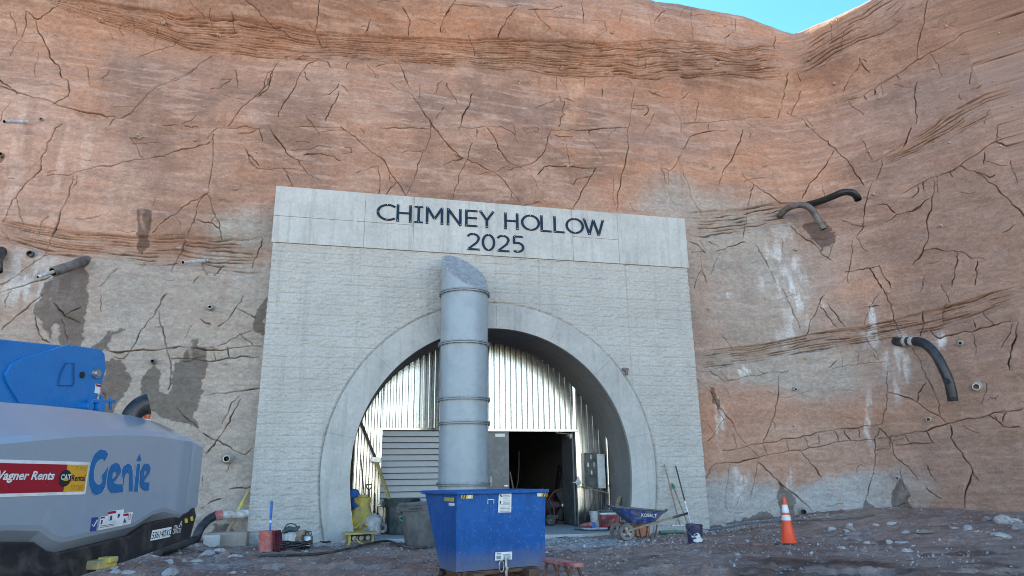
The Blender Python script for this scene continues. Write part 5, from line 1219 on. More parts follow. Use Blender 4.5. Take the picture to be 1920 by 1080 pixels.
t = thing('timber_pole', 'yellow painted timber leaning into the corner left of the portal', 'timber', a); mb = MB(); mb.bar(bb-a, b-a, .075, .045); mb.build('yellow_end', M['yellow'], t, bevel=.004); mb = MB(); mb.bar((0, 0, 0), bb-a, .075, .045); mb.build('bare_end', M['wood'], t, bevel=.004)

# ------------------------------------------------------------------ right of the door
a = OY(1096, 849, 1.66); b = OY(1133, 915, 1.66); y0 = 1.70
t = thing('electrical_panel', 'open electrical panel with a white cover on the corrugated wall right of the door', 'electrical panel', ((a.x+b.x)/2, y0, b.z)); o = Vector(t.location)
mx_ = OY(1117, 880, 1.66).x; h = a.z-b.z
mb = MB(); mb.box(((a.x+mx_)/2-o.x, -.06, h/2), (mx_-a.x, .16, h)); bx = mb.build('enclosure', M['can_green'], t, bevel=.006)
mb = MB(); mb.box(((b.x+mx_)/2-o.x+.002, -.09, h/2-.02), (b.x-mx_-.006, .20, h-.03)); mb.build('white_cover', M['panel_w'], t, bevel=.012)
rng = random.Random(4)
for k in range(9):
    mb = MB(); x = a.x-o.x+.05+(k % 3)*.085; z = h*.88-(k//3)*.20; mb.box((x, -.15, z), (.05, .025, .11 if k % 2 else .07)); mb.build('breaker', M['steel' if k % 2 else 'can_grey'], bx, bevel=.004)
mb = MB(); mb.box(((a.x+mx_)/2-o.x, -.143, .17), (.20, .006, .16)); mb.build('notice', M['can_grey'], bx)
a = OY(1136, 780, 1.35); b = OY(1143, 955, 1.35); b.z = FZ
t, o = lean('conduit_pole', 'tall pale conduit standing against the arch lining beside the electrical panel', 'conduit', [b, a], .035, M['galv'])
mb = MB(); v = a-b; mb.tube([v*.35, v*.365], .042, 12); mb.build('collar', M['steel'], t, smooth=40)
a = OY(1092, 911, 1.55); b = OY(1140, 926, 1.30)
rp = [a, OY(1104, 914, 1.5), OY(1120, 920, 1.4), b, OY(1138, 945, 1.3)]
mb = MB(); mb.tube(smooth_path(rp, 6), .014, 8); tag(mb.build('tan_rope', M['rope'], None, smooth=60), 'tan rope stretched from the door jamb to the pale conduit', 'rope')
for j, pp in enumerate(([(1111, 918), (1114, 935), (1106, 958), (1104, 985)], [(1127, 922), (1131, 940), (1126, 962), (1123, 975)])):
    pts = smooth_path([OY(x, y, 1.42-.05*i) for i, (x, y) in enumerate(pp)], 5); mb = MB(); mb.tube(pts, .013, 8)
    tag(mb.build('hanging_lead', M['pipe_black'], None, smooth=60), ('black lead hanging from the panel nearest the door' if j == 0 else 'black lead hanging below the white cover of the panel'), 'cable')
# fan, poles and hand truck inside the doorway
P = OY(1057, 972, 3.0); P.z = FZ; top_ = up_at(P, 917)-FZ; r = top_/2
t = thing('drum_fan', 'large round floor fan with grey blades just inside the doorway', 'fan', P, R_(-14)); c = Vector((0, 0, r+.02)); MXf = Matrix.Rotation(R_(90), 3, 'X')
mb = MB(); mb.lathe([(r-.03, -.12), (r, -.13), (r+.01, -.10), (r-.015, 0), (r+.01, .10), (r, .13), (r-.03, .12), (r-.04, 0), (r-.03, -.12)], c, 48, MXf); mb.build('shroud', M['rust'], t, smooth=35)
for k in range(5):
    a = 2*math.pi*k/5+.6; d = Vector((math.cos(a), 0, math.sin(a))); s = Vector((-math.sin(a), 0, math.cos(a)))
    mb = MB(); mb.add([c+d*.06-s*.04+Vector((0, -.03, 0)), c+d*(r-.06)-s*.12+Vector((0, -.06, 0)), c+d*(r-.06)+s*.10+Vector((0, .05, 0)), c+d*.06+s*.04+Vector((0, .02, 0))], [(0, 1, 2, 3)]); mb.build('blade', M['can_grey'], t, solid=.006)
mb = MB(); mb.lathe([(0, .09), (.05, .085), (.08, .05), (.08, -.08), (0, -.08)], c, 20, MXf); mb.build('hub', M['steel'], t, smooth=35)
for k in range(5):
    rr = r*(.25+.17*k); mb = MB(); mb.tube([c+Vector((rr*math.cos(a), -.135, rr*math.sin(a))) for a in np.linspace(0, 2*math.pi, 40)], .0035, 5, False); mb.build('guard_ring', M['black'], t)
mb = MB(); mb.box((0, .03, .02), (r*1.3, .30, .04)); mb.build('stand', M['rust'], t, bevel=.008)
P = OY(1033, 985, 2.3); P.z = FZ
t = thing('hand_truck', 'dark two wheeled cart standing beside the hopper just inside the doorway', 'cart', P)
for s in (-.12, .1):
    mb = MB(); mb.lathe([(.04, -.05), (.13, -.05), (.15, -.02), (.15, .02), (.13, .05), (.04, .05)], (s*.4, s, .15), 22, Matrix.Rotation(R_(84), 3, 'X')); wh = mb.build('wheel', M['rubber'], t, smooth=35)
    mb = MB(); mb.lathe([(0, -.045), (.06, -.045), (.06, .045), (0, .045)], (s*.4, s, .15), 16, Matrix.Rotation(R_(84), 3, 'X')); mb.build('hub', M['can_grey'], wh, smooth=35)
mb = MB(); mb.tube(smooth_path([Vector((.05, -.2, .25)), Vector((.02, -.15, .5)), Vector((-.15, 0, .75)), Vector((-.2, .1, .95))], 5), .022, 8); mb.tube(smooth_path([Vector((.05, .2, .25)), Vector((.02, .2, .5)), Vector((-.12, .25, .75)), Vector((-.2, .1, .95))], 5), .022, 8); mb.box((0, 0, .22), (.3, .4, .1)); mb.build('cart_frame', M['black'], t, bevel=.004)
P = OY(1030, 965, 4.6); P.z = FZ
t = thing('compressor_tank', 'dark red tank in the shade behind the fan', 'tank', P); mb = MB(); mb.tube([Vector((-.3, 0, .45)), Vector((-.25, 0, .45)), Vector((.35, 0, .45)), Vector((.42, 0, .45))], [.2, .34, .34, .2], 24); mb.build('tank', M['cooler'], t, smooth=40); mb = MB(); mb.box((.05, 0, .08), (.5, .4, .16)); mb.build('skid', M['black'], t, bevel=.01)
lean('drill_steel', 'thick grey pipe leaning inside the doorway behind the fan', 'pipe', [OY(1046, 935, 3.9), OY(1068, 842, 4.6)], .055, M['can_grey'])
lean('dark_pole', 'black post leaning beside the thick grey pipe inside the doorway', 'post', [OY(1043, 940, 4.3), OY(1052, 874, 4.7)], .10, M['black'])
lean('thin_rod', 'thin rod hanging down inside the right side of the doorway', 'rod', [OY(1061, 862, 4.9), OY(1050, 812, 4.9)], .018, M['can_grey'])
lean('wood_stake', 'thin brown stake leaning just inside the left door leaf', 'stake', [OY(962, 915, 3.0), OY(956, 885, 3.3)], .022, M['wood'])
mb = MB(); mb.tube(smooth_path([OY(968, 915, 3.2), OY(972, 895, 3.2), OY(973, 866, 3.2), OY(973, 846, 3.2)], 5), .012, 6); tag(mb.build('hanging_wire', M['can_grey'], None, smooth=60), 'grey wire hanging in the dark left side of the doorway', 'wire')

# cooler, white pail, orange crate, hand tools
P = OY(1152, 990, .55); P.z = FZ+.005; hC = up_at(P, 955)-P.z
t = thing('picnic_cooler', 'dirty red picnic cooler with a pale lid behind the wheelbarrow', 'cooler', P, R_(-8))
mb = MB(); mb.add([(-.34, -.20, 0), (.34, -.20, 0), (.34, .20, 0), (-.34, .20, 0), (-.38, -.23, hC*.74), (.38, -.23, hC*.74), (.38, .23, hC*.74), (-.38, .23, hC*.74)], [(3, 2, 1, 0), (4, 5, 6, 7), (0, 1, 5, 4), (1, 2, 6, 5), (2, 3, 7, 6), (3, 0, 4, 7)]); mb.build('cooler_body', M['cooler'], t, bevel=.03)
mb = MB(); mb.box((0, 0, hC*.80), (.79, .49, hC*.11)); mb.build('pale_rim', M['white_pl'], t, bevel=.012)
mb = MB(); mb.box((0, .0, hC*.93), (.76, .46, hC*.15)); mb.build('lid', M['can_green'], t, bevel=.03)
mb = MB(); mb.tube([Vector((.10, -.24, hC*.70)), Vector((.10, -.27, hC*.40)), Vector((.28, -.27, hC*.40)), Vector((.28, -.24, hC*.70)), Vector((.10, -.24, hC*.70))], .016, 8); mb.build('handle', M['white_pl'], t, smooth=60)
mb = MB(); mb.box((-.24, -.235, hC*.42), (.12, .02, hC*.25)); mb.build('dark_badge', M['black'], t, bevel=.004)
P = OY(1119, 983, .9); P.z = FZ+.005
bucket('white_bucket', 'white paint bucket with blue smears standing left of the red cooler', P, up_at(P, 959)-P.z, .17, M['white_pl'], False, None, M['panel_w'])
t = thing('drill', 'red and blue hand drill lying on a white board by the doorway', 'drill', (P.x-.42, P.y-.55, FZ+.03)); mb = MB(); mb.tube([Vector((-.20, 0, .08)), Vector((-.05, 0, .09)), Vector((.10, 0, .09)), Vector((.18, 0, .09))], [.02, .05, .06, .05], 12); mb.build('drill_body', M['red'], t, smooth=40); mb = MB(); mb.box((.12, -.02, .06), (.09, .09, .16)); mb.build('battery_grip', M['blue'], t, bevel=.015)
mb = MB(); mb.box((0, 0, 0), (.62, .22, .04), (0, 0, R_(6))); k = mb.build('white_board', M['white_pl'], None, bevel=.006, loc=(P.x-.30, P.y-.62, FZ+.025)); tag(k, 'short white board on the slab under the red hand drill', 'board')
mb = MB(); pts = smooth_path([Vector((P.x-.75, P.y-.5, FZ+.015)), Vector((P.x-.5, P.y-.85, FZ+.015)), Vector((P.x-.1, P.y-.95, FZ+.015)), Vector((P.x+.15, P.y-.7, FZ+.015)), Vector((P.x+.1, P.y-.5, FZ+.06)), Vector((P.x+.3, P.y-.9, FZ-.02))], 8); mb.tube(pts, .014, 8); tag(mb.build('black_lead', M['rubber'], None, smooth=60), 'black lead curled on the slab around the white board', 'cable')
mb = MB(); a = OY(1152, 950, .35); b = OY(1163, 930, .6); mb.bar(a-Vector((.1, 0, .35)), b, .10, .03); k = mb.build('plank', M['wood'], None, bevel=.003); tag(k, 'short grey plank leaning on the arch lining behind the red cooler', 'plank')

# wheelbarrow
P = gp(1175, 1013); S_ = (P.y+16)/14.2*1.0
wb = thing('wheelbarrow', 'muddy blue two wheeled wheelbarrow parked on the dirt right of the doorway', 'wheelbarrow', P)
def WB(px, py, dy=0.): return OY(px, py, P.y+dy)-P
def build_wb():
    hw = .34; r = (WB(1175, 981).z)/2
    tl, tr_ = WB(1147, 951), WB(1235, 957); bl, br = WB(1183, 981), WB(1218, 981)
    top = [Vector((tl.x, -hw*.7, tl.z)), Vector((tr_.x, -hw, tr_.z)), Vector((tr_.x, hw, tr_.z)), Vector((tl.x, hw*.7, tl.z+.02))]
    mid = [Vector((tl.x*.75+bl.x*.25, -hw, tl.z*.9+bl.z*.1)), Vector((tr_.x-.05, -hw*.97, tr_.z*.55+br.z*.45)), Vector((tr_.x-.05, hw*.97, tr_.z*.55+br.z*.45)), Vector((tl.x*.75+bl.x*.25, hw, tl.z*.9+bl.z*.1))]
    bot = [Vector((bl.x, -.18, bl.z)), Vector((br.x, -.2, br.z)), Vector((br.x, .2, br.z)), Vector((bl.x, .18, bl.z))]
    top[0].y, top[3].y = -hw*.85, hw*.85
    mb = MB(); mb.add([*bot, *top], [(3, 2, 1, 0)]+[(i, (i+1) % 4, 4+(i+1) % 4, 4+i) for i in range(4)]); tray = mb.build('tray', mat('muddy_tray_blue', (.010, .048, .20), .45, var=.2, dirt=(.26, .22, .20), damt=.30, ds=5), wb, solid=.01, bevel=.03)
    mb = MB(); c = top
    for a, b in zip(c, c[1:]+c[:1]): mb.cyl(a, b, .016, n=10)
    mb.build('rim', M['can_grey'], tray, smooth=40)
    # cement left inside
    mb = MB(); z = tl.z*.62+bl.z*.38
    f = .62; sh = [bot[i].lerp(top[i], f)+Vector((0, 0, .0)) for i in range(4)]; ce = sum((p for p in sh), Vector())/4; sh = [ce+(p-ce)*.94 for p in sh]
    mb.add([*sh, ce+Vector((0, 0, .05))], [(0, 1, 4), (1, 2, 4), (2, 3, 4), (3, 0, 4)]); mb.build('cement_residue', M['stone_pale'], tray)
    X = (top[1]-top[0]).normalized(); e = bot[0].lerp(top[0], .5); e2 = bot[1].lerp(top[1], .5); Xd = (e2-e).normalized(); up = ((top[1]+top[0])/2-(bot[1]+bot[0])/2).normalized()
    n = Xd.cross(up).normalized(); org = e.lerp(e2, .46)-up*.0+n*.014
    text_part('lettering', 'KOBALT', M['panel_w'], tray, org, Xd, up, .36, .085, .002, .15, .02)
    for (cx, cy, dy) in ((1175, 996, -.16), (1158, 993, .26)):
        c = WB(cx, cy, dy); c.z = r*1.0; A = Matrix.Rotation(R_(90), 3, 'X')
        mb = MB(); mb.lathe([(r*.62, -.035), (r*.92, -.05), (r, -.03), (r, .03), (r*.92, .05), (r*.62, .035), (r*.62, -.035)], c, 32, A); w_ = mb.build('wheel', mat('dusty_tyre', (.12, .105, .10), .9, var=.3, dirt=(.25, .21, .19), damt=.5), wb, smooth=35)
        mb = MB()
        mb.lathe([(r*.64, -.03), (r*.60, -.02), (r*.60, .03), (r*.64, .03)], c, 28, A); mb.lathe([(0, .04), (r*.18, .035), (r*.2, -.02), (0, -.02)], c, 16, A)
        for k in range(3):
            a = R_(90+120*k); mb.bar(c+Vector((math.cos(a), 0, math.sin(a)))*r*.1, c+Vector((math.cos(a), 0, math.sin(a)))*r*.62, .02, r*.34, (0, 0, 1) if k else (1, 0, 0))
        mb.build('rim', mat('dusty_rim', (.42, .38, .35), .8, var=.2), w_, smooth=35)
    ax = r
    for s in (-1, 1):
        a = WB(1168, 997); h0 = Vector((a.x, s*.17, r+.02)); hm = Vector((WB(1222, 978).x, s*.24, WB(1222, 978).z)); pe = WB(1278, 961) if s < 0 else WB(1262, 957)
        he = Vector((pe.x, s*.30, pe.z))
        mb = MB(); mb.bar(h0, hm, .05, .045); mb.bar(hm, hm.lerp(he, .55), .045, .042); h_ = mb.build('handle', M['wood'], wb, bevel=.006)
        mb = MB(); mb.tube([hm.lerp(he, .5), hm.lerp(he, .98), he], [.026, .026, .02], 12); mb.build('grip', M['rubber'], h_, smooth=40)
        l0 = Vector((WB(1203, 980).x, s*.21, WB(1203, 980).z)); l1 = Vector((WB(1210, 1010).x, s*.23, .02)); l2 = Vector((WB(1224, 985).x, s*.23, WB(1224, 982).z))
        mb = MB(); mb.tube(smooth_path([l0, l0.lerp(l1, .7), l1, l1+Vector((.10, 0, 0)), l2], 4), .016, 8); mb.build('leg', M['rust'], wb, smooth=60)
    mb = MB(); mb.cyl(Vector((WB(1166, 996).x, -.24, r)), Vector((WB(1166, 996).x, .32, r)), .014); mb.build('axle', M['rust'], wb)
build_wb()
P2 = OY(1201, 1002, P.y+.75); P2.z = float(ground_z(P2.x, P2.y))
t = thing('orange_crate', 'orange plastic crate on the dirt behind the wheelbarrow legs', 'crate', P2, R_(5)); mb = MB(); mb.box((0, 0, .13), (.36, .3, .24)); mb.build('crate_body', M['orange'], t, bevel=.015); mb = MB(); mb.box((0, 0, .258), (.39, .33, .03)); mb.build('lip', M['orange'], t, bevel=.008)

# long tools leaning on the right of the arch
for (x0, y0, x1, y1, mt, nm, lb, hd) in ((1275, 985, 1246, 871, 'wood', 'rake', 'wooden handled rake leaning left of the other tools on the right of the arch', 'rake'),
        (1297, 990, 1267, 874, 'rubber', 'long_handle', 'dark handled tool leaning just above the navy bucket', 'bar'), (1291, 985, 1261, 908, 'wood', 'hoe', 'shorter pale handled hoe with a green grip between the two long tools', 'hoe')):
    a = OY(x0, y0, -.75); b = OY(x1, y1, -.06); a.z = max(a.z, float(ground_z(a.x, a.y))+.03)
    t, o = lean(nm, lb, 'tool', [a, b], .017, M[mt]); v = b-a; d = v.normalized()
    mb = MB()
    if hd == 'rake':
        mb.bar(Vector((-.22, -.02, .0)), Vector((.22, -.02, 0)), .03, .03)
        for k in range(9): mb.cyl(Vector((-.2+.05*k, -.02, 0)), Vector((-.2+.05*k, -.08, -.03)), .006, n=6)
        mb.tube([Vector((-.15, -.02, 0)), v*.10, Vector((.15, -.02, 0))], .008, 6); mb.build('rake_head', M['steel'], t)
    elif hd == 'hoe':
        mb.box((0, -.05, .0), (.18, .02, .12), (R_(30), 0, 0)); mb.tube([Vector((0, -.04, .03)), v*.06, v*.12], .012, 8); mb.build('hoe_head', M['steel'], t)
        mb = MB(); mb.tube([v*.88, v*.90, v*1.0, v*1.01], [.02, .032, .030, .02], 10); mb.build('green_grip', M['green'], t, smooth=40)
    else:
        mb.tube([v*.05, v*.42], .021, 10); mb.build('pale_sleeve', M['white_pl'], t, smooth=40)
a = OY(1255, 992, -.85); gz = float(ground_z(a.x, a.y)); t = thing('push_broom', 'green broom head lying flat on the dirt below the leaning tools', 'broom', (a.x, a.y, gz+.03), R_(4)); mb = MB(); mb.box((0.05, 0, .05), (.62, .10, .05)); mb.build('broom_block', M['green'], t, bevel=.01); mb = MB(); mb.box((.05, 0, .01), (.60, .08, .06)); mb.build('bristles', M['rubber'], t, bevel=.01)
P = gp(1304, 1019)
nb = bucket('navy_bucket', 'dark navy bucket splashed with white paint on the dirt below the leaning tools', P, up_at(P, 984)-P.z, .165, M['navy'])
hN = up_at(P, 984)-P.z
rng = random.Random(9)
for k in range(6):
    n = 12; a0 = R_(-95+rng.uniform(-22, 42)); z0 = rng.uniform(.06, .20); vs = []; rx = rng.uniform(.05, .12); rz = rng.uniform(.02, .05)
    for i in range(n):
        a = 2*math.pi*i/n; q = rng.uniform(.6, 1.2); aa = a0+rx/.16*math.cos(a)*q; zz = z0+rz*math.sin(a)*q; rr = .165*(.86+.11*zz/(hN*.8))+.0025+.0004*k; vs.append((rr*math.cos(aa), rr*math.sin(aa), zz))
    mb = MB(); mb.add(vs, [tuple(range(n))]); mb.build('paint_splash', M['panel_w'], nb)

# traffic cone
P = gp(1480, 1021); hC = up_at(P, 931)-P.z
t = thing('traffic_cone', 'orange traffic cone with two white bands standing on the dirt at the right', 'traffic cone', P, R_(20))
rb, rt_ = hC*.155, hC*.030
rad = lambda z: rb+(rt_-rb)*(z-.04)/(hC-.04)
mb = MB(); z = [.035, .05]+[hC*k for k in (.3, .5, .7, .92, .985)]+[hC]
mb.lathe([(rb+.03, .03), (rad(.06)+.004, .06)]+[(rad(q), q) for q in z[2:-1]]+[(rt_*.7, hC), (0.001, hC)], n=40); mb.build('cone_body', M['cone'], t, smooth=40)
for (a, b) in ((.50, .615), (.66, .83)):
    mb = MB(); mb.lathe([(rad(hC*a)+.001, hC*a), (rad(hC*a)+.006, hC*a+.004), (rad(hC*b)+.006, hC*b-.004), (rad(hC*b)+.001, hC*b)], n=40); mb.build('white_band', M['reflect'], t, smooth=40)
mb = MB(); mb.box((0, 0, .012), (hC*.42, hC*.42, .045)); mb.build('rubber_base', M['rubber'], t, bevel=.012)

# red step bench beside the hopper
P = on_z(1056, 1068, .30); P = Vector((float(P[0]), float(P[1]), 0)); P.z = float(ground_z(P.x, P.y))
t = thing('saw_bench', 'small red topped steel bench on the dirt right of the hopper', 'bench', P)
a = Vector([float(v) for v in on_z(1024, 1049, .34)])-P; b = Vector([float(v) for v in on_z(1086, 1060, .34)])-P
mb = MB(); mb.bar(a, b, .13, .045); mb.build('red_top', M['red'], t, bevel=.008)
d = (b-a).normalized(); s = Vector((-d.y, d.x, 0))
for k in (.12, .48, .86):
    for w_ in (-1, 1):
        p = a.lerp(b, k); mb = MB(); mb.tube([p+s*.04*w_-Vector((0, 0, .02)), p+s*.16*w_+d*.06+Vector((0, 0, -p.z+.01))], .018, 8); mb.build('leg', M['rust'], t, smooth=40)

# ------------------------------------------------------------------ drain pipes and stubs on the cliff
def wo(px, py, out, ref):
    Pw, n = wall_pt(*ref); A = np.array(Pw)+np.array(n)*out; return Vector([float(v) for v in on_plane(px, py, A, np.array(n))])
def drain(name, label, pts, r, mt, ref, n=18):
    p = [wo(x, y, o, ref) for x, y, o in pts]; t = thing(name, label, 'drain pipe', p[0]); q = [v-p[0] for v in smooth_path(p, 7)]; q2 = [v-p[0] for v in smooth_path(p, 22)]
    mb = MB(); hollow(mb, q2, [r*(1.035 if i % 2 else .965) for i in range(len(q2))], n); o = mb.build('pipe', [mt, M['void']], t, smooth=50); return t, q, p
dg = 'black drain pipes coming out of the cliff'
drain('drain_pipe', 'brown black corrugated pipe arching down over a wet patch right of the portal', [(1462, 405, -.25), (1464, 402, .05), (1478, 390, .35), (1500, 384, .55), (1517, 389, .66), (1530, 404, .70), (1544, 430, .70)], .092, M['pipe_brown'], (1500, 395), 18)[0]['group'] = dg
drain('drain_pipe', 'blue black pipe bending right with its open end towards the valley', [(1500, 386, -.25), (1522, 382, .05), (1542, 376, .35), (1562, 368, .65), (1580, 361, .85), (1596, 361, .95), (1606, 368, 1.0), (1609, 375, 1.02)], .095, M['pipe_black'], (1540, 380), 18)[0]['group'] = dg
t, q, p = drain('drain_pipe', 'long black hose with a white clamp drooping down the right rock face', [(1670, 640, -.3), (1686, 641, .05), (1705, 640, .3), (1730, 643, .55), (1752, 662, .68), (1770, 694, .72), (1781, 722, .70), (1787, 752, .66)], .115, M['pipe_black'], (1700, 645), 20); t['group'] = dg
for i in (12, 16):
    mb = MB(); d = (q[i+1]-q[i-1]).normalized(); mb.cyl(q[i]-d*.06, q[i]+d*.06, .122, n=22); mb.build('white_clamp', M['white_pl'], t, smooth=40)
t, q, p = drain('drain_pipe', 'muddy black pipe with a white pipe inside it above the large wet patch', [(166, 488, -.2), (152, 491, .1), (138, 497, .35), (120, 503, .55), (99, 510, .75)], .105, M['pipe_brown'], (130, 500), 18); t['group'] = dg
d = (q[-1]-q[-3]).normalized(); mb = MB(); hollow(mb, [q[-1]-d*.25, q[-1]+d*.18, q[-1]+d*.36], .038, 12); mb.build('inner_pipe', [M['white_pl'], M['void']], t, smooth=40)
drain('drain_pipe', 'thick black pipe end cut by the left edge of the picture', [(6, 470, -.2), (0, 474, .2), (-6, 486, .4), (-6, 510, .45)], .11, M['rubber'], (2, 475), 16)[0]['group'] = dg
wg = 'white weep pipes sticking out of the cliff'
for (x0, y0, x1, y1, lb) in ((64, 229, 8, 228, 'white weep pipe high on the left over pale stained rock'), (388, 489, 343, 492, 'white weep pipe on the banded rock left of the portal')):
    p = wo(x0, y0, -.1, (x0, y0)); e = wo(x1, y1, .8, (x0, y0)); t = thing('weep_pipe', lb, 'weep pipe', p, 0, wg)
    mb = MB(); hollow(mb, [Vector((0, 0, 0)), (e-p)*.5, e-p], .040, 14); mb.build('pipe', [M['white_pl'], M['void']], t, smooth=40)
    mb = MB(); d = (e-p).normalized(); mb.cyl((e-p)*.10, (e-p)*.10+d*.05, .06, n=14); mb.build('collar', M['conc_dark'], t, smooth=40)
# short open pipe mouths
sg_ = 'short drain mouths in the cliff'
mouths = [((427, 859), .075, 'white_pl', 'pale drain mouth low on the grey rock left of the portal'), ((1831, 725), .085, 'white_pl', 'wide pale drain mouth below the long black hose on the right rock face'), ((1503, 958), .06, 'pipe_black', 'dark drain mouth at the foot of the rock right of the cone'), ((1683, 895), .05, 'white_pl', 'small drain mouth at the top of a wet streak near the rock foot'),
          ((7, 294), .06, 'pipe_brown', 'dark drain mouth at the left edge below the high weep pipe'), ((62, 478), .07, 'pipe_black', 'round dark drain mouth on the banded rock above the muddy pipe'), ((83, 229), .04, 'pipe_brown', 'small dark hole right of the high white weep pipe'), ((396, 577), .045, 'white_pl', 'small white drain mouth on grey rock beside the portal left edge'),
          ((290, 678), .045, 'pipe_brown', 'small dark drain mouth above the middle wet streak'), ((1801, 644), .05, 'conc', 'small tan drain mouth right of the white clamped hose'), ((1742, 786), .055, 'conc', 'small tan drain mouth in the cracked rock below the hose end'), ((1488, 730), .04, 'conc', 'small drain mouth under the banded rock right of the portal')]
for (px, py), r, mt, lb in mouths:
    Pw, n = wall_pt(px, py); t = thing('drain_mouth', lb, 'drain', Pw, 0, sg_); d = (n+Vector((0, 0, -.12))).normalized()
    mb = MB(); hollow(mb, [-n*.25, d*.05, d*.17], r, 16, .76); mb.build('sleeve', [M[mt], M['void']], t, smooth=40)
    mb = MB(); mb.lathe([(r*1.0, .0), (r*1.7, .01), (r*1.2, .05), (r*1.0, .06)], d*.02, 14, d.to_track_quat('Z', 'Y').to_matrix()); mb.build('grout_collar', M['conc_dark'], t, smooth=60)
# rock bolt stubs
half = lambda o, L: [(o[0]+x/2, o[1]+y/2) for x, y in L]
stubs = half((0, 0), [(295,60),(610,80),(372,210),(765,397),(520,512),(962,575),(730,525),(305,705),(880,702),(825,742),(715,32),(920,60),(1085,40),(1015,150),(820,132),(1180,430),(1245,303),(378,75),(670,930),(540,985)])
stubs += half((640, 0), [(175,118),(372,213),(525,228),(670,240),(828,255),(1000,272),(528,302),(670,312),(547,372),(298,455),(95,572),(535,605),(855,160),(1065,205),(385,65),(1020,118),(1240,210),(855,623)])
stubs += half((1280, 0), [(10,112),(160,95),(300,255),(135,237),(580,72),(863,25),(990,100),(1187,130),(472,220),(568,313),(737,370),(1168,308),(697,567),(1192,548),(968,845),(475,605),(310,620),(715,728),(295,757),(110,628),(425,935),(1240,400),(340,458),(945,258),(1000,535)])
stubs += half((0, 540), [(845,283),(760,820)])+half((1280, 540), [(310,42),(770,15),(460,265),(415,518),(110,455),(255,370),(95,80)])
M['stub'] = mat('tan_bolt_stub', (.46, .29, .20), .8, var=.25, dirt=(.55, .45, .38), damt=.4)
M['stub_hole'] = M['void']
proto = None
for i, (px, py) in enumerate(stubs):
    Pw, n = wall_pt(px, py); Q = (n+Vector((.15*math.sin(i*3.1), 0, .25*math.sin(i*1.7)-.1))).normalized().to_track_quat('Z', 'Y').to_euler()
    if proto is None:
        proto = thing('rock_bolt_stub', 'short tan rock bolt stub poking out of the carved cliff', 'rock bolt', Pw, 0, 'rock bolt stubs over the cliff')
        mb = MB(); mb.lathe([(.035, -.15), (.036, .03), (.030, .12), (.024, .135), (0, .135)], n=10); mb.build('bolt_end', M['stub'], proto, smooth=40)
        mb = MB(); mb.lathe([(.07, -.08), (.055, .01), (.04, .03), (.03, .035)], n=9); mb.build('grout_cone', M['stub'], proto, smooth=60); st = proto
    else: st = copy_tree(proto)
    st.location = Pw; st.rotation_euler = Q; k = .42+.42*((i*37) % 10)/10; st.scale = (k, k, k)
# small steel bracket on the arch face
Pb = OY(1172, 694, -.02); t = thing('wall_bracket', 'small brown bracket with a hanging stub fixed to the right of the arch ring', 'bracket', Pb); mb = MB(); mb.box((0, -.03, .02), (.16, .05, .05)); mb.build('plate', M['pipe_brown'], t, bevel=.005); mb = MB(); mb.cyl((0, -.05, 0), (.02, -.06, -.13), .05, .035, 12); mb.build('stub', M['pipe_brown'], t, smooth=40)

# ------------------------------------------------------------------ cables on the ground
def cable(name, label, px, r=.014, mt='rubber'):
    P_ = [gp(x, y) for x, y in px]; pts = smooth_path(P_, 10)
    for p in pts: p.z = float(ground_z(p.x, p.y))+r+.02
    mb = MB(); mb.tube(pts, r, 8); tag(mb.build(name, M[mt], None, smooth=60), label, 'cable')
cable('black_cable', 'long black cable running over the dirt in front of the trash cans', [(470, 1048), (540, 1046), (600, 1043), (650, 1034), (690, 1024), (725, 1018), (748, 1026), (775, 1032), (800, 1030)], .024)
cable('black_cable', 'thin black cable along the foot of the portal left of the power box', [(585, 1014), (610, 1020), (645, 1012), (690, 1008), (716, 1012)], .018)
cable('grey_cable', 'thin grey cable from the portal corner along the foot of the right rock', [(1320, 998), (1380, 989), (1430, 982), (1500, 978), (1560, 977), (1600, 974), (1640, 967)], .02, 'can_grey')
cable('pale_hose', 'pale dusty hose lying on the dirt left of the red bucket', [(345, 1033), (400, 1039), (440, 1044), (480, 1047)], .018, 'can_grey')

# ------------------------------------------------------------------ stones and gravel
def stone_mesh(seed):
    bm = bmesh.new(); bmesh.ops.create_icosphere(bm, subdivisions=3, radius=1); rg = random.Random(seed)
    pl_ = [(Vector((rg.gauss(0, 1), rg.gauss(0, 1), rg.gauss(0, .8))).normalized(), rg.uniform(.45, .8)) for _ in range(11)]
    for v in bm.verts:
        for n, d in pl_:
            k = v.co.dot(n)
            if k > d: v.co -= n*(k-d)*.92
        v.co *= 1+.05*math.sin(v.co.x*9+seed)*math.sin(v.co.z*11)
    me = bpy.data.meshes.new('loose_stone'); bm.to_mesh(me); bm.free(); return me
sm = []
for k in range(7):
    me = stone_mesh(k+20); me.materials.append(M['stone'] if k % 2 else M['stone_pale']); sm.append(me)
rng = random.Random(12)
spots = []
def scat(n, x0, x1, y0, y1, s0, s1): 
    for _ in range(n): spots.append((rng.uniform(x0, x1), rng.uniform(y0, y1), rng.uniform(s0, s1)*(1 if rng.random() < .7 else 1.5)))
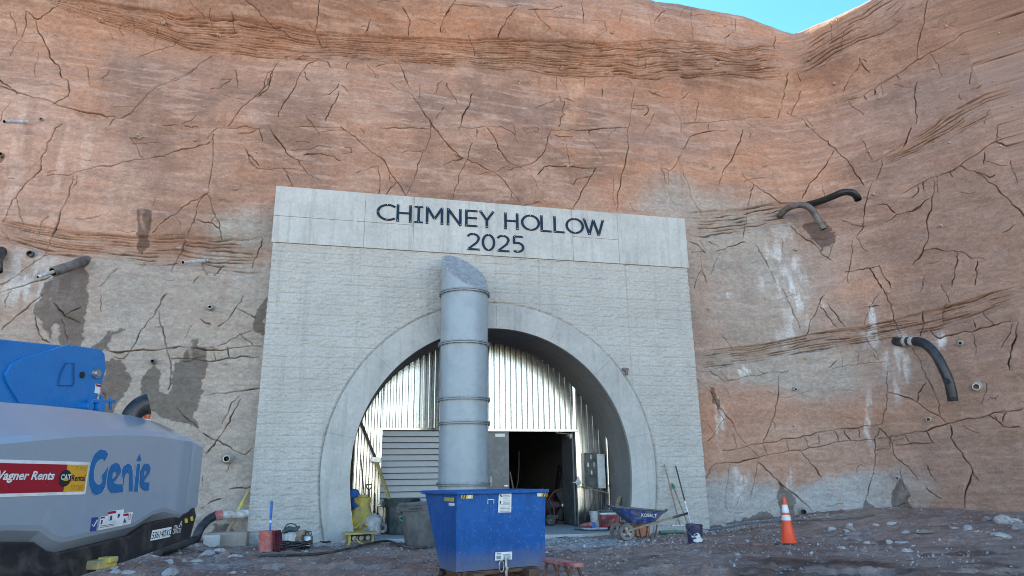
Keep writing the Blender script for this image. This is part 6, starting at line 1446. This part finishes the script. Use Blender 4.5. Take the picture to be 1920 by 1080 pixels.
scat(26, 200, 440, 1020, 1078, .05, .12); scat(26, 1490, 1920, 974, 1015, .04, .11); scat(14, 1560, 1720, 1010, 1040, .05, .11); scat(10, 1850, 1920, 970, 1000, .08, .2); scat(10, 1320, 1480, 985, 1010, .04, .09); scat(8, 560, 800, 1025, 1070, .03, .08); scat(10, 1100, 1400, 1030, 1070, .03, .07); scat(8, 380, 480, 1036, 1052, .07, .13)
for i, (px, py, s) in enumerate(spots):
    P_ = gp(px, py); o = bpy.data.objects.new('loose_stone', sm[i % 7]); COL.objects.link(o); o.location = P_+Vector((0, 0, s*.04)); o.scale = (s*rng.uniform(.9, 1.7), s*rng.uniform(.8, 1.2), s*rng.uniform(.45, .8)); o.rotation_euler = (rng.uniform(-.3, .3), rng.uniform(-.3, .3), rng.uniform(0, 6.3))
    tag(o, 'loose grey stone lying on the reddish dirt in front of the cliff', 'stone', 'loose stones on the dirt')
def gravel():
    mb = MB(); rg = random.Random(31); mbp = MB()
    reg = [((-3.2, 2.0), (-7., -.5), 1600), ((8.5, 16.5), (-6.5, -.2), 1500), ((3, 9.5), (-9, -.6), 2600), ((-1.9, -.2), (-.7, .0), 260), ((8.4, 12), (-.9, .2), 500), ((4.0, 7.4), (-2.8, -.9), 700)]
    for ri, ((x0, x1), (y0, y1), n) in enumerate(reg):
        for _ in range(n):
            x, y = rg.uniform(x0, x1), rg.uniform(y0, y1); s = rg.uniform(.008, .030)*(1.8 if rg.random() < .08 else 1)
            z = float(ground_z(x, y))+.01; c = Vector((x, y, z))
            vs = [c+Vector((rg.uniform(.6, 1.2)*s*a, rg.uniform(.6, 1.2)*s*b, rg.uniform(.5, 1.)*s*d)) for a, b, d in ((1, 0, 0), (0, 1, 0), (-1, 0, 0), (0, -1, 0), (0, 0, 1), (0, 0, -1))]
            (mbp if rg.random() < (.7 if ri > 2 else .12) else mb).add(vs, [(0, 1, 4), (1, 2, 4), (2, 3, 4), (3, 0, 4), (1, 0, 5), (2, 1, 5), (3, 2, 5), (0, 3, 5)])
    off = len(mb.v); mb.mi = [0]*len(mb.f); mb.add(mbp.v, mbp.f, 1)
    tag(mb.build('gravel', [M['stone'], M['stone_pale']], None), 'scattered fine gravel and cement crumbs over the dirt', 'gravel', kind='stuff')
gravel()
